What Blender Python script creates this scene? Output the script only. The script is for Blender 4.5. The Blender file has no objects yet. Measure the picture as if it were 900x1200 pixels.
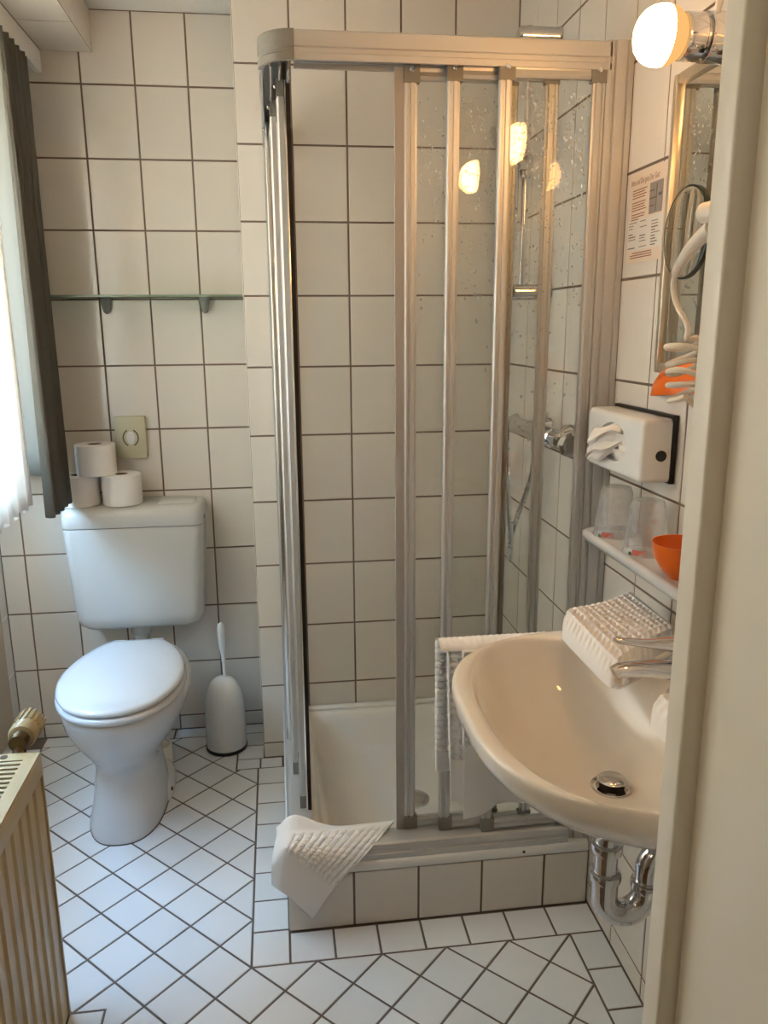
import bpy, bmesh, math, random
from mathutils import Vector, Matrix
random.seed(7)
PI = math.pi
SC = bpy.context.scene
COL = SC.collection

# ---------------------------------------------------------------- camera, sky, exposure
CAMP = Vector((0.52884, -2.61853, 1.37650))
def make_camera():
    yaw, pitch, roll = 0.127349, 0.231344, 0.0080115
    cy, sy, cp, sp, cr, sr = math.cos(yaw), math.sin(yaw), math.cos(pitch), math.sin(pitch), math.cos(roll), math.sin(roll)
    f = Vector((sy*cp, cy*cp, -sp)); right = Vector((cy, -sy, 0)); down = f.cross(right)
    rt = cr*right + sr*down; dn = -sr*right + cr*down; up = -dn; bk = -f
    cam = bpy.data.cameras.new('camera'); o = bpy.data.objects.new('camera', cam); COL.objects.link(o)
    o.matrix_world = Matrix(((rt.x, up.x, bk.x, CAMP.x), (rt.y, up.y, bk.y, CAMP.y), (rt.z, up.z, bk.z, CAMP.z), (0, 0, 0, 1)))
    cam.sensor_fit = 'HORIZONTAL'; cam.sensor_width = 36.0; cam.lens = 927.019/900*36.0
    cam.shift_x = 6.233/900; cam.shift_y = 2.191/900; cam.clip_start = 0.02
    SC.camera = o
make_camera()
SC.view_settings.view_transform = 'Standard'
SC.view_settings.look = 'None'
SC.view_settings.gamma = 1.0
SC.view_settings.use_curve_mapping = False
SC.view_settings.exposure = 0.10
DAY = 40.0          # overcast daylight outside the window
BULB = 50.0        # the lamp over the mirror
w = bpy.data.worlds.new('day_sky'); SC.world = w; w.use_nodes = True
wn = w.node_tree; bg = wn.nodes['Background']; bg.inputs[1].default_value = DAY
wt = wn.nodes.new('ShaderNodeTexCoord'); wx = wn.nodes.new('ShaderNodeSeparateXYZ'); wr_ = wn.nodes.new('ShaderNodeValToRGB')
wn.links.new(wt.outputs['Generated'], wx.inputs[0]); wn.links.new(wx.outputs['Z'], wr_.inputs['Fac']); wn.links.new(wr_.outputs['Color'], bg.inputs['Color'])
re_ = wr_.color_ramp.elements                 # hazy white horizon turning blue towards the zenith, pale ground below
re_[0].position = 0.0; re_[0].color = (0.62, 0.58, 0.50, 1); re_[1].position = 1.0; re_[1].color = (0.26, 0.53, 1.0, 1)
e_ = re_.new(0.03); e_.color = (1.0, 0.95, 0.86, 1); e_ = re_.new(0.25); e_.color = (0.66, 0.83, 1.0, 1); e_ = re_.new(0.60); e_.color = (0.32, 0.61, 1.0, 1)
pl = bpy.data.lights.new('window_portal', 'AREA'); pl.shape = 'RECTANGLE'; pl.size = 1.12; pl.size_y = 1.02
po = bpy.data.objects.new('window_portal', pl); COL.objects.link(po)
po.location = (-0.415, -0.85, 1.56); po.rotation_euler = (0, -PI/2, 0)
pl.cycles.is_portal = True
HALL = 20.0        # added unseen fill light in the hall outside the door

# ---------------------------------------------------------------- materials
def lin(c):
    return tuple((x/12.92 if x <= 0.04045 else ((x+0.055)/1.055)**2.4) for x in c)
def rgb(r, g, b):
    return lin((r/255, g/255, b/255)) + (1,)
def mat(name, col, rough=0.5, metal=0.0, bump=None, vary=0.0, coat=0.0, spec=None, aniso=0.0):
    m = bpy.data.materials.new(name); m.use_nodes = True
    nt = m.node_tree; b = nt.nodes['Principled BSDF']
    b.inputs['Base Color'].default_value = col; b.inputs['Roughness'].default_value = rough; b.inputs['Metallic'].default_value = metal
    if coat: b.inputs['Coat Weight'].default_value = coat; b.inputs['Coat Roughness'].default_value = 0.05
    if spec is not None: b.inputs['Specular IOR Level'].default_value = spec
    if vary:
        oi = nt.nodes.new('ShaderNodeObjectInfo'); mr = nt.nodes.new('ShaderNodeMapRange')
        mr.inputs['To Min'].default_value = 1-vary; mr.inputs['To Max'].default_value = 1+vary*0.6
        hv = nt.nodes.new('ShaderNodeHueSaturation'); hv.inputs['Color'].default_value = col
        nt.links.new(oi.outputs['Random'], mr.inputs['Value']); nt.links.new(mr.outputs['Result'], hv.inputs['Value'])
        nt.links.new(hv.outputs['Color'], b.inputs['Base Color'])
    if bump:
        sc, st = bump
        tc = nt.nodes.new('ShaderNodeTexCoord'); n = nt.nodes.new('ShaderNodeTexNoise'); n.inputs['Scale'].default_value = sc; n.inputs['Detail'].default_value = 3
        bp = nt.nodes.new('ShaderNodeBump'); bp.inputs['Strength'].default_value = st; bp.inputs['Distance'].default_value = 0.002
        nt.links.new(tc.outputs['Object'], n.inputs['Vector']); nt.links.new(n.outputs['Fac'], bp.inputs['Height']); nt.links.new(bp.outputs['Normal'], b.inputs['Normal'])
    return m
def thin_glass(name, tint, ior=1.35, rough=0.0, bump=None, extra=0.0, milk=0.0):
    m = bpy.data.materials.new(name); m.use_nodes = True; nt = m.node_tree; nt.nodes.clear()
    out = nt.nodes.new('ShaderNodeOutputMaterial'); mx = nt.nodes.new('ShaderNodeMixShader'); fr = nt.nodes.new('ShaderNodeFresnel')
    ge = nt.nodes.new('ShaderNodeNewGeometry'); io = nt.nodes.new('ShaderNodeMapRange')   # a thin sheet reflects alike from both sides
    io.inputs['To Min'].default_value = ior; io.inputs['To Max'].default_value = 1/ior
    nt.links.new(ge.outputs['Backfacing'], io.inputs['Value']); nt.links.new(io.outputs['Result'], fr.inputs['IOR'])
    t = nt.nodes.new('ShaderNodeBsdfTransparent'); t.inputs['Color'].default_value = tint
    g = nt.nodes.new('ShaderNodeBsdfGlossy'); g.inputs['Roughness'].default_value = rough
    fac = fr.outputs[0]
    if extra:
        ad = nt.nodes.new('ShaderNodeMath'); ad.operation = 'ADD'; ad.use_clamp = True; ad.inputs[1].default_value = extra
        nt.links.new(fac, ad.inputs[0]); fac = ad.outputs[0]
    nt.links.new(fac, mx.inputs[0]); nt.links.new(t.outputs[0], mx.inputs[1]); nt.links.new(g.outputs[0], mx.inputs[2]); nt.links.new(mx.outputs[0], out.inputs[0])
    if milk:
        df = nt.nodes.new('ShaderNodeBsdfDiffuse'); df.inputs['Color'].default_value = (0.9, 0.9, 0.9, 1); m2 = nt.nodes.new('ShaderNodeMixShader'); m2.inputs[0].default_value = milk
        nt.links.new(t.outputs[0], m2.inputs[1]); nt.links.new(df.outputs[0], m2.inputs[2]); nt.links.new(m2.outputs[0], mx.inputs[1])
    if bump:
        n = nt.nodes.new('ShaderNodeTexNoise'); n.inputs['Scale'].default_value = bump[0]; n.inputs['Detail'].default_value = 2
        tc = nt.nodes.new('ShaderNodeTexCoord'); bp = nt.nodes.new('ShaderNodeBump'); bp.inputs['Strength'].default_value = bump[1]; bp.inputs['Distance'].default_value = 0.004
        nt.links.new(tc.outputs['Object'], n.inputs['Vector']); nt.links.new(n.outputs['Fac'], bp.inputs['Height'])
        nt.links.new(bp.outputs['Normal'], g.inputs['Normal']); nt.links.new(bp.outputs['Normal'], fr.inputs['Normal'])
    return m
def cloth_through(name, col, trans, see=0.0):
    m = bpy.data.materials.new(name); m.use_nodes = True; nt = m.node_tree; nt.nodes.clear()
    out = nt.nodes.new('ShaderNodeOutputMaterial'); d = nt.nodes.new('ShaderNodeBsdfDiffuse'); t = nt.nodes.new('ShaderNodeBsdfTranslucent'); tr = nt.nodes.new('ShaderNodeBsdfTransparent')
    d.inputs['Color'].default_value = col; t.inputs['Color'].default_value = col
    a = nt.nodes.new('ShaderNodeMixShader'); a.inputs[0].default_value = trans; b = nt.nodes.new('ShaderNodeMixShader'); b.inputs[0].default_value = see
    nt.links.new(d.outputs[0], a.inputs[1]); nt.links.new(t.outputs[0], a.inputs[2]); nt.links.new(a.outputs[0], b.inputs[1]); nt.links.new(tr.outputs[0], b.inputs[2]); nt.links.new(b.outputs[0], out.inputs[0])
    return m
def emit(name, col, s):
    m = bpy.data.materials.new(name); m.use_nodes = True; nt = m.node_tree; nt.nodes.clear()
    out = nt.nodes.new('ShaderNodeOutputMaterial'); e = nt.nodes.new('ShaderNodeEmission'); e.inputs[0].default_value = col; e.inputs[1].default_value = s
    nt.links.new(e.outputs[0], out.inputs[0]); return m

M = dict(
    tile=mat('white_glazed_wall_tile', rgb(230, 222, 210), 0.07, vary=0.03, bump=(7, 0.03)),
    floor_tile=mat('pale_grey_floor_tile', rgb(236, 237, 236), 0.22, vary=0.05, bump=(14, 0.05)),
    grout=mat('brown_grout', rgb(122, 104, 88), 0.9),
    floor_grout=mat('grey_brown_grout', rgb(112, 100, 88), 0.9),
    plaster=mat('white_plaster', rgb(232, 229, 222), 0.8),
    hall=mat('cream_hall_plaster', rgb(214, 206, 190), 0.85),
    hall_floor=mat('hall_carpet', rgb(120, 104, 88), 0.95),
    door=mat('white_door_lacquer', rgb(226, 219, 203), 0.35),
    panel=mat('beige_gloss_panel', rgb(222, 200, 170), 0.2),
    ceramic=mat('white_ceramic', rgb(214, 214, 213), 0.08, coat=0.3),
    sinkc=mat('ivory_ceramic', rgb(240, 232, 219), 0.10, coat=0.3),
    plastic=mat('white_plastic', rgb(233, 232, 228), 0.2),
    tank=mat('toned_white_plastic', rgb(206, 203, 196), 0.25),  # white plastic darkened in colour to offset strong window light
    cream=mat('cream_plastic', rgb(205, 199, 168), 0.35),
    black=mat('black_rubber', rgb(22, 21, 20), 0.5),
    alu=mat('brushed_aluminium', (0.56, 0.55, 0.53, 1), 0.46, 0.55),
    grey=mat('grey_plastic', rgb(132, 129, 121), 0.45),
    seal=mat('grey_seal', rgb(168, 163, 158), 0.5),
    bright=mat('polished_aluminium', (0.85, 0.84, 0.82, 1), 0.16, 1.0),
    chrome=mat('chrome', (0.70, 0.70, 0.71, 1), 0.08, 1.0),
    dark=mat('dark_hole', rgb(14, 13, 12), 0.7),
    acrylic=mat('white_acrylic', rgb(242, 239, 232), 0.16),
    towel=mat('white_towel', rgb(248, 246, 243), 0.95, bump=(900, 0.25)),
    paper=mat('toilet_paper', rgb(238, 232, 224), 0.95, bump=(300, 0.15)),
    core=mat('cardboard', rgb(120, 100, 84), 0.9),
    rad=mat('beige_radiator_enamel', rgb(186, 168, 128), 0.35),
    valve=mat('yellowed_plastic', rgb(164, 144, 104), 0.4),
    brass=mat('aged_brass', rgb(92, 74, 50), 0.4, 0.8),
    orange=mat('orange_plastic', rgb(226, 104, 18), 0.3),
    notice=mat('peach_paper', rgb(228, 208, 186), 0.7),
    notice_mid=mat('cream_paper', rgb(224, 216, 204), 0.7),
    ink=mat('brown_ink', rgb(150, 84, 44), 0.8),
    ink2=mat('grey_ink', rgb(120, 104, 90), 0.8),
    photo=mat('grey_print', rgb(150, 138, 128), 0.7),
    photo2=mat('dark_print', rgb(96, 88, 84), 0.7),
    drape=cloth_through('dark_green_drape', rgb(110, 108, 101), 0.02),
    sheer=cloth_through('white_sheer', (0.96, 0.91, 0.85, 1), 0.44, 0.0),
    glass=thin_glass('shower_glass', (0.975, 0.98, 0.97, 1), 1.42),
    shelf_glass=thin_glass('green_shelf_glass', (0.62, 0.74, 0.66, 1), 1.45),
    shelf_edge=mat('green_glass_edge', rgb(128, 142, 122), 0.25),
    wglass=thin_glass('window_glass', (0.96, 0.98, 0.97, 1), 1.3),
    film=thin_glass('clear_film', (0.95, 0.95, 0.95, 1), 1.30, 0.10, bump=(60, 1.0), extra=0.12, milk=0.22),
    tumbler=thin_glass('tumbler_plastic', (0.97, 0.97, 0.97, 1), 1.12, 0.05, milk=0.06),
    drop=thin_glass('whitened_water', (1, 1, 1, 1), 1.5, 0.05, milk=0.45),  # white mixed into the drops for their bright highlights
    mirror=mat('mirror_silver', (0.86, 0.87, 0.84, 1), 0.015, 1.0),
    mframe=mat('champagne_frame', (0.66, 0.58, 0.45, 1), 0.3, 0.8),
    red=mat('red_print', rgb(206, 112, 98), 0.6), green=mat('green_print', rgb(70, 110, 70), 0.6),
    dkgreen=mat('dark_green_rim', rgb(20, 34, 22), 0.3),
    tube=mat('white_cable', rgb(228, 216, 198), 0.35),
    bulb=emit('lit_bulb', (1.0, 0.52, 0.19, 1), BULB),
    bulb2=emit('lit_bulb_collar', (1.0, 0.52, 0.17, 1), 0.95),
    hall_fill=emit('hall_fill_glow', (1.0, 0.84, 0.64, 1), HALL),
    collar=mat('cream_rubber', rgb(232, 229, 216), 0.4),
)

# ---------------------------------------------------------------- geometry helpers
class MB:
    def __init__(s): s.v = []; s.f = []; s.smooth = []
    def add(s, vs, fs, sm=False):
        n = len(s.v); s.v += [tuple(p) for p in vs]; s.f += [tuple(i+n for i in f) for f in fs]; s.smooth += [sm]*len(fs); return s
    def box(s, x0, x1, y0, y1, z0, z1):
        return s.add([(x0,y0,z0),(x1,y0,z0),(x1,y1,z0),(x0,y1,z0),(x0,y0,z1),(x1,y0,z1),(x1,y1,z1),(x0,y1,z1)],
                     [(0,3,2,1),(4,5,6,7),(0,1,5,4),(1,2,6,5),(2,3,7,6),(3,0,4,7)])
    def rbox(s, x0, x1, y0, y1, z0, z1, r=0.004, seg=2):
        bm = bmesh.new(); bmesh.ops.create_cube(bm, size=1)
        for v in bm.verts: v.co = Vector((x0+(v.co.x+.5)*(x1-x0), y0+(v.co.y+.5)*(y1-y0), z0+(v.co.z+.5)*(z1-z0)))
        bmesh.ops.bevel(bm, geom=bm.edges[:], offset=r, segments=seg, profile=0.5, affect='EDGES')
        bm.verts.index_update(); s.add([v.co for v in bm.verts], [[v.index for v in f.verts] for f in bm.faces], True); bm.free(); return s
    def rings(s, rs, cap0=True, cap1=True, sm=True, closed=True):
        n = len(rs[0]); vs = [p for r in rs for p in r]; fs = []
        for i in range(len(rs)-1):
            for j in range(n if closed else n-1):
                k = (j+1) % n; fs.append((i*n+j, i*n+k, (i+1)*n+k, (i+1)*n+j))
        if cap0: fs.append(tuple(range(n))[::-1])
        if cap1: fs.append(tuple((len(rs)-1)*n+j for j in range(n)))
        return s.add(vs, fs, sm)
    def lathe(s, prof, c, axis='z', n=28, cap0=True, cap1=True):
        rs = []
        for (r, h) in prof:
            ring = []
            for j in range(n):
                a = 2*PI*j/n; p, q = r*math.cos(a), r*math.sin(a)
                d = {'z': (p, q, h), 'y': (q, h, p), 'x': (h, p, q)}[axis]
                ring.append((c[0]+d[0], c[1]+d[1], c[2]+d[2]))
            rs.append(ring)
        return s.rings(rs, cap0, cap1)
    def sweep(s, path, rad, n=12, up=(0, 0, 1), cap=True):
        P = [Vector(p) for p in path]; N = len(P); rs = []
        T = [(P[min(i+1, N-1)]-P[max(i-1, 0)]).normalized() for i in range(N)]
        u = Vector(up); u = (u - T[0]*u.dot(T[0]))
        if u.length < 1e-4: u = T[0].orthogonal()
        u.normalize()
        for i in range(N):
            u = (u - T[i]*u.dot(T[i])).normalized(); b = T[i].cross(u)
            r = rad[i] if isinstance(rad, list) else rad
            rw, rh = r if isinstance(r, tuple) else (r, r)
            rs.append([P[i]+b*rw*math.cos(2*PI*j/n)+u*rh*math.sin(2*PI*j/n) for j in range(n)])
        return s.rings(rs, cap, cap)
    def prism(s, poly, p0, ua, va, d):      # 2-D profile (a, b) in axes ua, va, swept by vector d
        p0, ua, va, d = Vector(p0), Vector(ua), Vector(va), Vector(d)
        A = [p0+ua*a+va*b for a, b in poly]; n = len(poly)
        return s.add(A+[p+d for p in A], [tuple(range(n))[::-1], tuple(range(n, 2*n))]+[(i, (i+1) % n, n+(i+1) % n, n+i) for i in range(n)])
    def grid(s, fn, nu, nv, sm=True):
        vs = [fn(i/nu, j/nv) for j in range(nv+1) for i in range(nu+1)]
        return s.add(vs, [(j*(nu+1)+i, j*(nu+1)+i+1, (j+1)*(nu+1)+i+1, (j+1)*(nu+1)+i) for j in range(nv) for i in range(nu)], sm)
    def xf(s, m):
        s.v = [tuple(m @ Vector(p)) for p in s.v]; return s

def wloc(o):
    r = Vector((0, 0, 0))
    while o is not None: r = r + o.location; o = o.parent
    return r
def obj(name, mb, m, parent=None, loc=None, kind=None, ang=35):
    """One mesh object; mb is in world coordinates."""
    base = Vector(loc) if loc is not None else (wloc(parent) if parent else Vector((0, 0, 0)))
    me = bpy.data.meshes.new(name); me.from_pydata([tuple(Vector(p)-base) for p in mb.v], [], mb.f)
    bm = bmesh.new(); bm.from_mesh(me); bmesh.ops.recalc_face_normals(bm, faces=bm.faces[:]); bm.to_mesh(me); bm.free()
    if any(mb.smooth):
        me.polygons.foreach_set('use_smooth', [True]*len(me.polygons)); me.set_sharp_from_angle(angle=math.radians(ang))
    me.materials.append(m)
    o = bpy.data.objects.new(name, me); COL.objects.link(o)
    if parent: o.parent = parent; o.location = base - wloc(parent)
    else: o.location = base
    if kind: o['kind'] = kind
    return o
def tag(o, label, cat, group=None):
    o['label'] = label; o['category'] = cat
    if group: o['group'] = group
    return o
def thing(name, label, cat, loc, group=None):
    o = bpy.data.objects.new(name, None); o.empty_display_size = 0.05; COL.objects.link(o); o.location = loc
    return tag(o, label, cat, group)
def solid(o, t, off=-1):
    md = o.modifiers.new('thickness', 'SOLIDIFY'); md.thickness = t; md.offset = off; return o
def dup(root, delta, label, name=None):
    r = root.copy(); COL.objects.link(r); r.location = root.location + Vector(delta); r['label'] = label
    for ch in list(root.children):
        c = ch.copy(); COL.objects.link(c); c.parent = r
        for g in ch.children:
            d = g.copy(); COL.objects.link(d); d.parent = c
    return r
def superell(cx, cy, rx, ryf, ryb, n, N, z):
    ring = []
    for j in range(N):
        a = 2*PI*j/N; c, s = math.cos(a), math.sin(a)
        x = cx + rx*math.copysign(abs(c)**(2/n), c); ry = ryb if s > 0 else ryf
        ring.append((x, cy + ry*math.copysign(abs(s)**(2/n), s), z))
    return ring
def rrect(x0, x1, y0, y1, r, z, seg=5):
    ring = []
    for cx, cy, a0 in ((x1-r, y1-r, 0), (x0+r, y1-r, PI/2), (x0+r, y0+r, PI), (x1-r, y0+r, 1.5*PI)):
        for k in range(seg+1):
            a = a0 + PI/2*k/seg; ring.append((cx+r*math.cos(a), cy+r*math.sin(a), z))
    return ring
def catmull(P, k):
    P = [Vector(p) for p in P]; out = []
    for i in range(len(P)-1):
        p0, p1, p2, p3 = P[max(i-1, 0)], P[i], P[i+1], P[min(i+2, len(P)-1)]
        for j in range(k):
            t = j/k; out.append(0.5*((2*p1)+(p2-p0)*t+(2*p0-5*p1+4*p2-p3)*t*t+(3*p1-p0-3*p2+p3)*t**3))
    return out+[P[-1]]
def crpt(P, t):
    n = len(P)-1; x = min(max(t*n, 0), n-1e-9); i = int(x); f = x-i
    p0, p1, p2, p3 = P[max(i-1, 0)], P[i], P[i+1], P[min(i+2, n)]
    return 0.5*((2*p1)+(p2-p0)*f+(2*p0-5*p1+4*p2-p3)*f*f+(3*p1-p0-3*p2+p3)*f**3)

# ---------------------------------------------------------------- tiles
JT = 0.0052; TD = 0.003; CH = 0.0011
def clip(poly, a, b, c):                    # keep a*x+b*y <= c
    out = []
    for i in range(len(poly)):
        p, q = poly[i], poly[(i+1) % len(poly)]; dp, dq = a*p[0]+b*p[1]-c, a*q[0]+b*q[1]-c
        if dp <= 1e-9: out.append(p)
        if (dp < -1e-9 and dq > 1e-9) or (dp > 1e-9 and dq < -1e-9):
            t = dp/(dp-dq); out.append((p[0]+t*(q[0]-p[0]), p[1]+t*(q[1]-p[1])))
    return out
def inset(poly, d):                        # mitred inset of a counter-clockwise polygon
    P = [p for i, p in enumerate(poly) if math.hypot(p[0]-poly[i-1][0], p[1]-poly[i-1][1]) > 1e-6]; n = len(P); L = []
    for i in range(n):
        p, q = P[i], P[(i+1) % n]; l = math.hypot(q[0]-p[0], q[1]-p[1]); nx, ny = -(q[1]-p[1])/l, (q[0]-p[0])/l
        L.append((nx, ny, nx*p[0]+ny*p[1]+d))
    out = []
    for i in range(n):
        a1, b1, c1_ = L[i-1]; a2, b2, c2_ = L[i]; det = a1*b2-a2*b1
        if abs(det) < 1e-6: out.append((P[i][0]+a2*d, P[i][1]+b2*d)); continue
        out.append(((c1_*b2-c2_*b1)/det, (a1*c2_-a2*c1_)/det))
    if area(out) <= 0 or area(out) > area(P): return []
    short = [i for i in range(n) if math.hypot(P[(i+1) % n][0]-P[i][0], P[(i+1) % n][1]-P[i][1]) < 0.006]
    if short and n > 3:
        i = short[0]; q = P[(i+1) % n]; P[i] = ((P[i][0]+q[0])/2, (P[i][1]+q[1])/2); del P[(i+1) % n]; return inset(P, d)
    for i in range(n):                      # an edge that turned round means the piece is too small
        p, q, p2, q2 = P[i], P[(i+1) % n], out[i], out[(i+1) % n]
        if (q[0]-p[0])*(q2[0]-p2[0])+(q[1]-p[1])*(q2[1]-p2[1]) <= 0: return []
    return out
def notch(poly, kx, ky):                    # remove the quadrant x < kx, y < ky
    B = clip(poly, -1, 0, -kx); A = clip(clip(poly, 1, 0, kx), 0, -1, -ky)
    if len(A) < 3: return B
    if len(B) < 3: return A
    inside = len(clip(clip(poly, 1, 0, kx), 0, 1, ky)) >= 3
    if not inside: return poly
    yb = [p[1] for p in B if abs(p[0]-kx) < 1e-7]
    if len(yb) < 2 or min(yb) > ky-1e-6: return clip(poly, 0, -1, -ky) if min(p[1] for p in B) > ky-1e-6 else B
    if max(yb) < ky+1e-6: return B
    ih = [i for i, p in enumerate(B) if abs(p[0]-kx) < 1e-7 and abs(p[1]-max(yb)) < 1e-7][0]
    Bl = B[ih+1:]+B[:ih+1]                  # ends at the upper seam point
    ia = [i for i, p in enumerate(A) if abs(p[0]-kx) < 1e-7 and abs(p[1]-max(yb)) < 1e-6][0]
    Al = A[ia+1:]+A[:ia]
    return Bl+Al
def area(p): return 0.5*sum(p[i][0]*p[(i+1) % len(p)][1]-p[(i+1) % len(p)][0]*p[i][1] for i in range(len(p)))
TILE_CACHE = {}
def tile_mesh(poly, m):                     # poly relative to its centre, face at +n
    key = (tuple((round(a, 4), round(b, 4)) for a, b in poly), m.name)
    if key in TILE_CACHE: return TILE_CACHE[key]
    top = inset(poly, CH)
    if len(top) != len(poly): top = [(a*0.97, b*0.97) for a, b in poly]
    n = len(poly); vs = [(a, b, -0.0015-TD) for a, b in poly]+[(a, b, -CH*0.7) for a, b in poly]+[(a, b, 0) for a, b in top]
    fs = []
    for k in (0, 1):
        for i in range(n): fs.append((k*n+i, k*n+(i+1) % n, (k+1)*n+(i+1) % n, (k+1)*n+i))
    fs.append(tuple(range(2*n, 3*n)))
    me = bpy.data.meshes.new('tile'); me.from_pydata(vs, [], fs); me.materials.append(m); TILE_CACHE[key] = me
    return me
def lay(name, poly, O, U, V, m, parent):
    """One tile: poly in the plane's (u, v) metres."""
    if area(poly) < 0: poly = poly[::-1]
    p = inset(poly, JT/2)
    if len(p) < 3 or abs(area(p)) < 6e-5: return
    cu = sum(a for a, b in p)/len(p); cv = sum(b for a, b in p)/len(p)
    U, V = Vector(U), Vector(V); Nn = U.cross(V); c = Vector(O)+U*cu+V*cv
    me = tile_mesh([(a-cu, b-cv) for a, b in p], m)
    o = bpy.data.objects.new(name, me); COL.objects.link(o); o.parent = parent
    R = Matrix((U, V, Nn)).transposed() @ Matrix.Rotation(random.gauss(0, 0.0012), 3, 'X') @ Matrix.Rotation(random.gauss(0, 0.0012), 3, 'Y')
    o.matrix_basis = Matrix.Translation(c) @ R.to_4x4()
def tiles(name, us, vs, O, U, V, m, parent, skip=None):
    for i in range(len(us)-1):
        for j in range(len(vs)-1):
            if skip and skip((us[i]+us[i+1])/2, (vs[j]+vs[j+1])/2): continue
            lay(name, [(us[i], vs[j]), (us[i+1], vs[j]), (us[i+1], vs[j+1]), (us[i], vs[j+1])], O, U, V, m, parent)
W, H, ZA = 0.153, 0.202175, 2.07394
CEIL = 2.271; XL, XR, XS, YS = -0.38, 1.2407, 0.4475, -0.2368
YD = -1.97                                  # door wall, room side
ROWS = [0.0] + [ZA-H*r for r in range(10, -1, -1)] + [CEIL]
G = TD*0.5                                  # grout sits behind the tile faces

# ---------------------------------------------------------------- room shell
wb = obj('wall_back', MB().box(XL-0.12, XS-0.0, G, 0.12, 0, 2.4), M['grout'], kind='structure')
xs = [XL]+[c*W for c in range(-2, 3)]+[XS]
tiles('wall_tile', xs, ROWS, (0, 0, 0), (1, 0, 0), (0, 0, 1), M['tile'], wb, skip=None)
ws = obj('wall_shower', MB().box(XS+G, XR+0.12, YS+G, 0.12, 0, 2.4), M['grout'], kind='structure')
xs = [0.7533+W*k for k in range(-2, 4)]; xs[0] = XS; xs = xs[:-1]+[XR] if xs[-1] > XR-0.03 else xs+[XR]
tiles('wall_tile', xs, ROWS, (0, YS, 0), (1, 0, 0), (0, 0, 1), M['tile'], ws, skip=lambda u, v: v < 0.05 and u > 0.6)
tiles('wall_tile', [0, -YS], ROWS, (XS, 0, 0), (0, -1, 0), (0, 0, 1), M['tile'], ws)
wr = obj('wall_right', MB().box(XR+G, XR+0.12, -2.05, 0.12, 0, 2.4), M['grout'], kind='structure')
ys = [1.15937+(k-6)*W for k in range(0, 12)]; ys[0] = -YS; ys = [y for y in ys if y < 1.95]+[1.97]
tiles('wall_tile', ys, ROWS, (XR, 0, 0), (0, -1, 0), (0, 0, 1), M['tile'], wr)
# left: a recess with the window, then the wall that carries the radiator
wl = MB(); WY0, WY1, WZ0, WZ1 = -1.36, -0.34, 1.00, 2.12
wl.box(XL-0.12, XL-G, -2.21, 0.0, 0, WZ0); wl.box(XL-0.12, XL-G, -2.21, 0.0, WZ1, 2.4)
wl.box(XL-0.12, XL-G, WY1, 0.0, WZ0, WZ1); wl.box(XL-0.12, XL-G, -2.21, WY0, WZ0, WZ1)
wl = obj('wall_left', wl, M['plaster'], kind='structure')
tiles('wall_tile', [-0.0655, 0.0], [0.0, ZA-H*10, ZA-H*9, ZA-H*8, ZA-H*7, ZA-H*6, 0.96], (XL, 0, 0), (0, 1, 0), (0, 0, 1), M['tile'], wl, skip=lambda u, v: False)
gp = MB().rbox(XL-0.004, XL+0.004, -1.96, -0.070, 0.062, 0.960, 0.003, 2)
obj('trim_1', gp, M['panel'], kind='structure')
sill = MB().rbox(XL-0.03, XL+0.004, -1.96, -0.002, 0.963, 0.998, 0.006, 2); obj('trim_2', sill, M['plaster'], kind='structure')
# window: frame, casement and glass in the recess
win = MB()
for a in ((WY0, WY0+0.05), (WY1-0.05, WY1)): win.box(XL-0.09, XL-0.03, a[0], a[1], WZ0, WZ1)
win.box(XL-0.09, XL-0.03, WY0+0.05, WY1-0.05, WZ0, WZ0+0.05); win.box(XL-0.09, XL-0.03, WY0+0.05, WY1-0.05, WZ1-0.05, WZ1)
win = obj('window_1', win, M['plaster'], kind='structure')
WM = (WY0+WY1)/2
obj('mullion', MB().box(XL-0.095, XL-0.028, WM-0.035, WM+0.035, WZ0+0.05, WZ1-0.05), M['plaster'], win)
for y0, y1 in ((WY0+0.05, WM-0.035), (WM+0.035, WY1-0.05)):
    obj('pane', MB().box(XL-0.064, XL-0.058, y0, y1, WZ0+0.05, WZ1-0.05), M['wglass'], win)
# tiled bulkhead over the recess, with the curtain board below it
sf = obj('trim_3', MB().box(XL, 0.040-G, -2.05, 0, 2.157+G, CEIL), M['grout'], kind='structure')
ysf = [0, 0.236]+[0.236+H*k for k in range(1, 9)]
tiles('wall_tile', [-0.10, 0.040], [-y for y in ysf[::-1]], (0, 0, 2.157), (1, 0, 0), (0, 1, 0), M['tile'], sf) if False else None
for i in range(len(ysf)-1):
    lay('wall_tile', [(-0.105, ysf[i]), (0.040, ysf[i]), (0.040, ysf[i+1]), (-0.105, ysf[i+1])], (0, 0, 2.157), (1, 0, 0), (0, -1, 0), M['tile'], sf)
    lay('wall_tile', [(ysf[i], 2.157), (ysf[i+1], 2.157), (ysf[i+1], CEIL), (ysf[i], CEIL)], (0.040, 0, 0), (0, -1, 0), (0, 0, 1), M['tile'], sf) if False else None
    lay('wall_tile', [(-ysf[i+1], 2.157), (-ysf[i], 2.157), (-ysf[i], CEIL), (-ysf[i+1], CEIL)], (0.040, 0, 0), (0, 1, 0), (0, 0, 1), M['tile'], sf)
obj('trim_4', MB().rbox(-0.125, -0.105, -1.965, -0.002, 2.098, 2.160, 0.002, 1), M['plaster'], kind='structure')
obj('ceiling', MB().box(XL-0.12, XR+0.12, -2.05, 0.12, CEIL, 2.4), M['plaster'], kind='structure')
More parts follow.
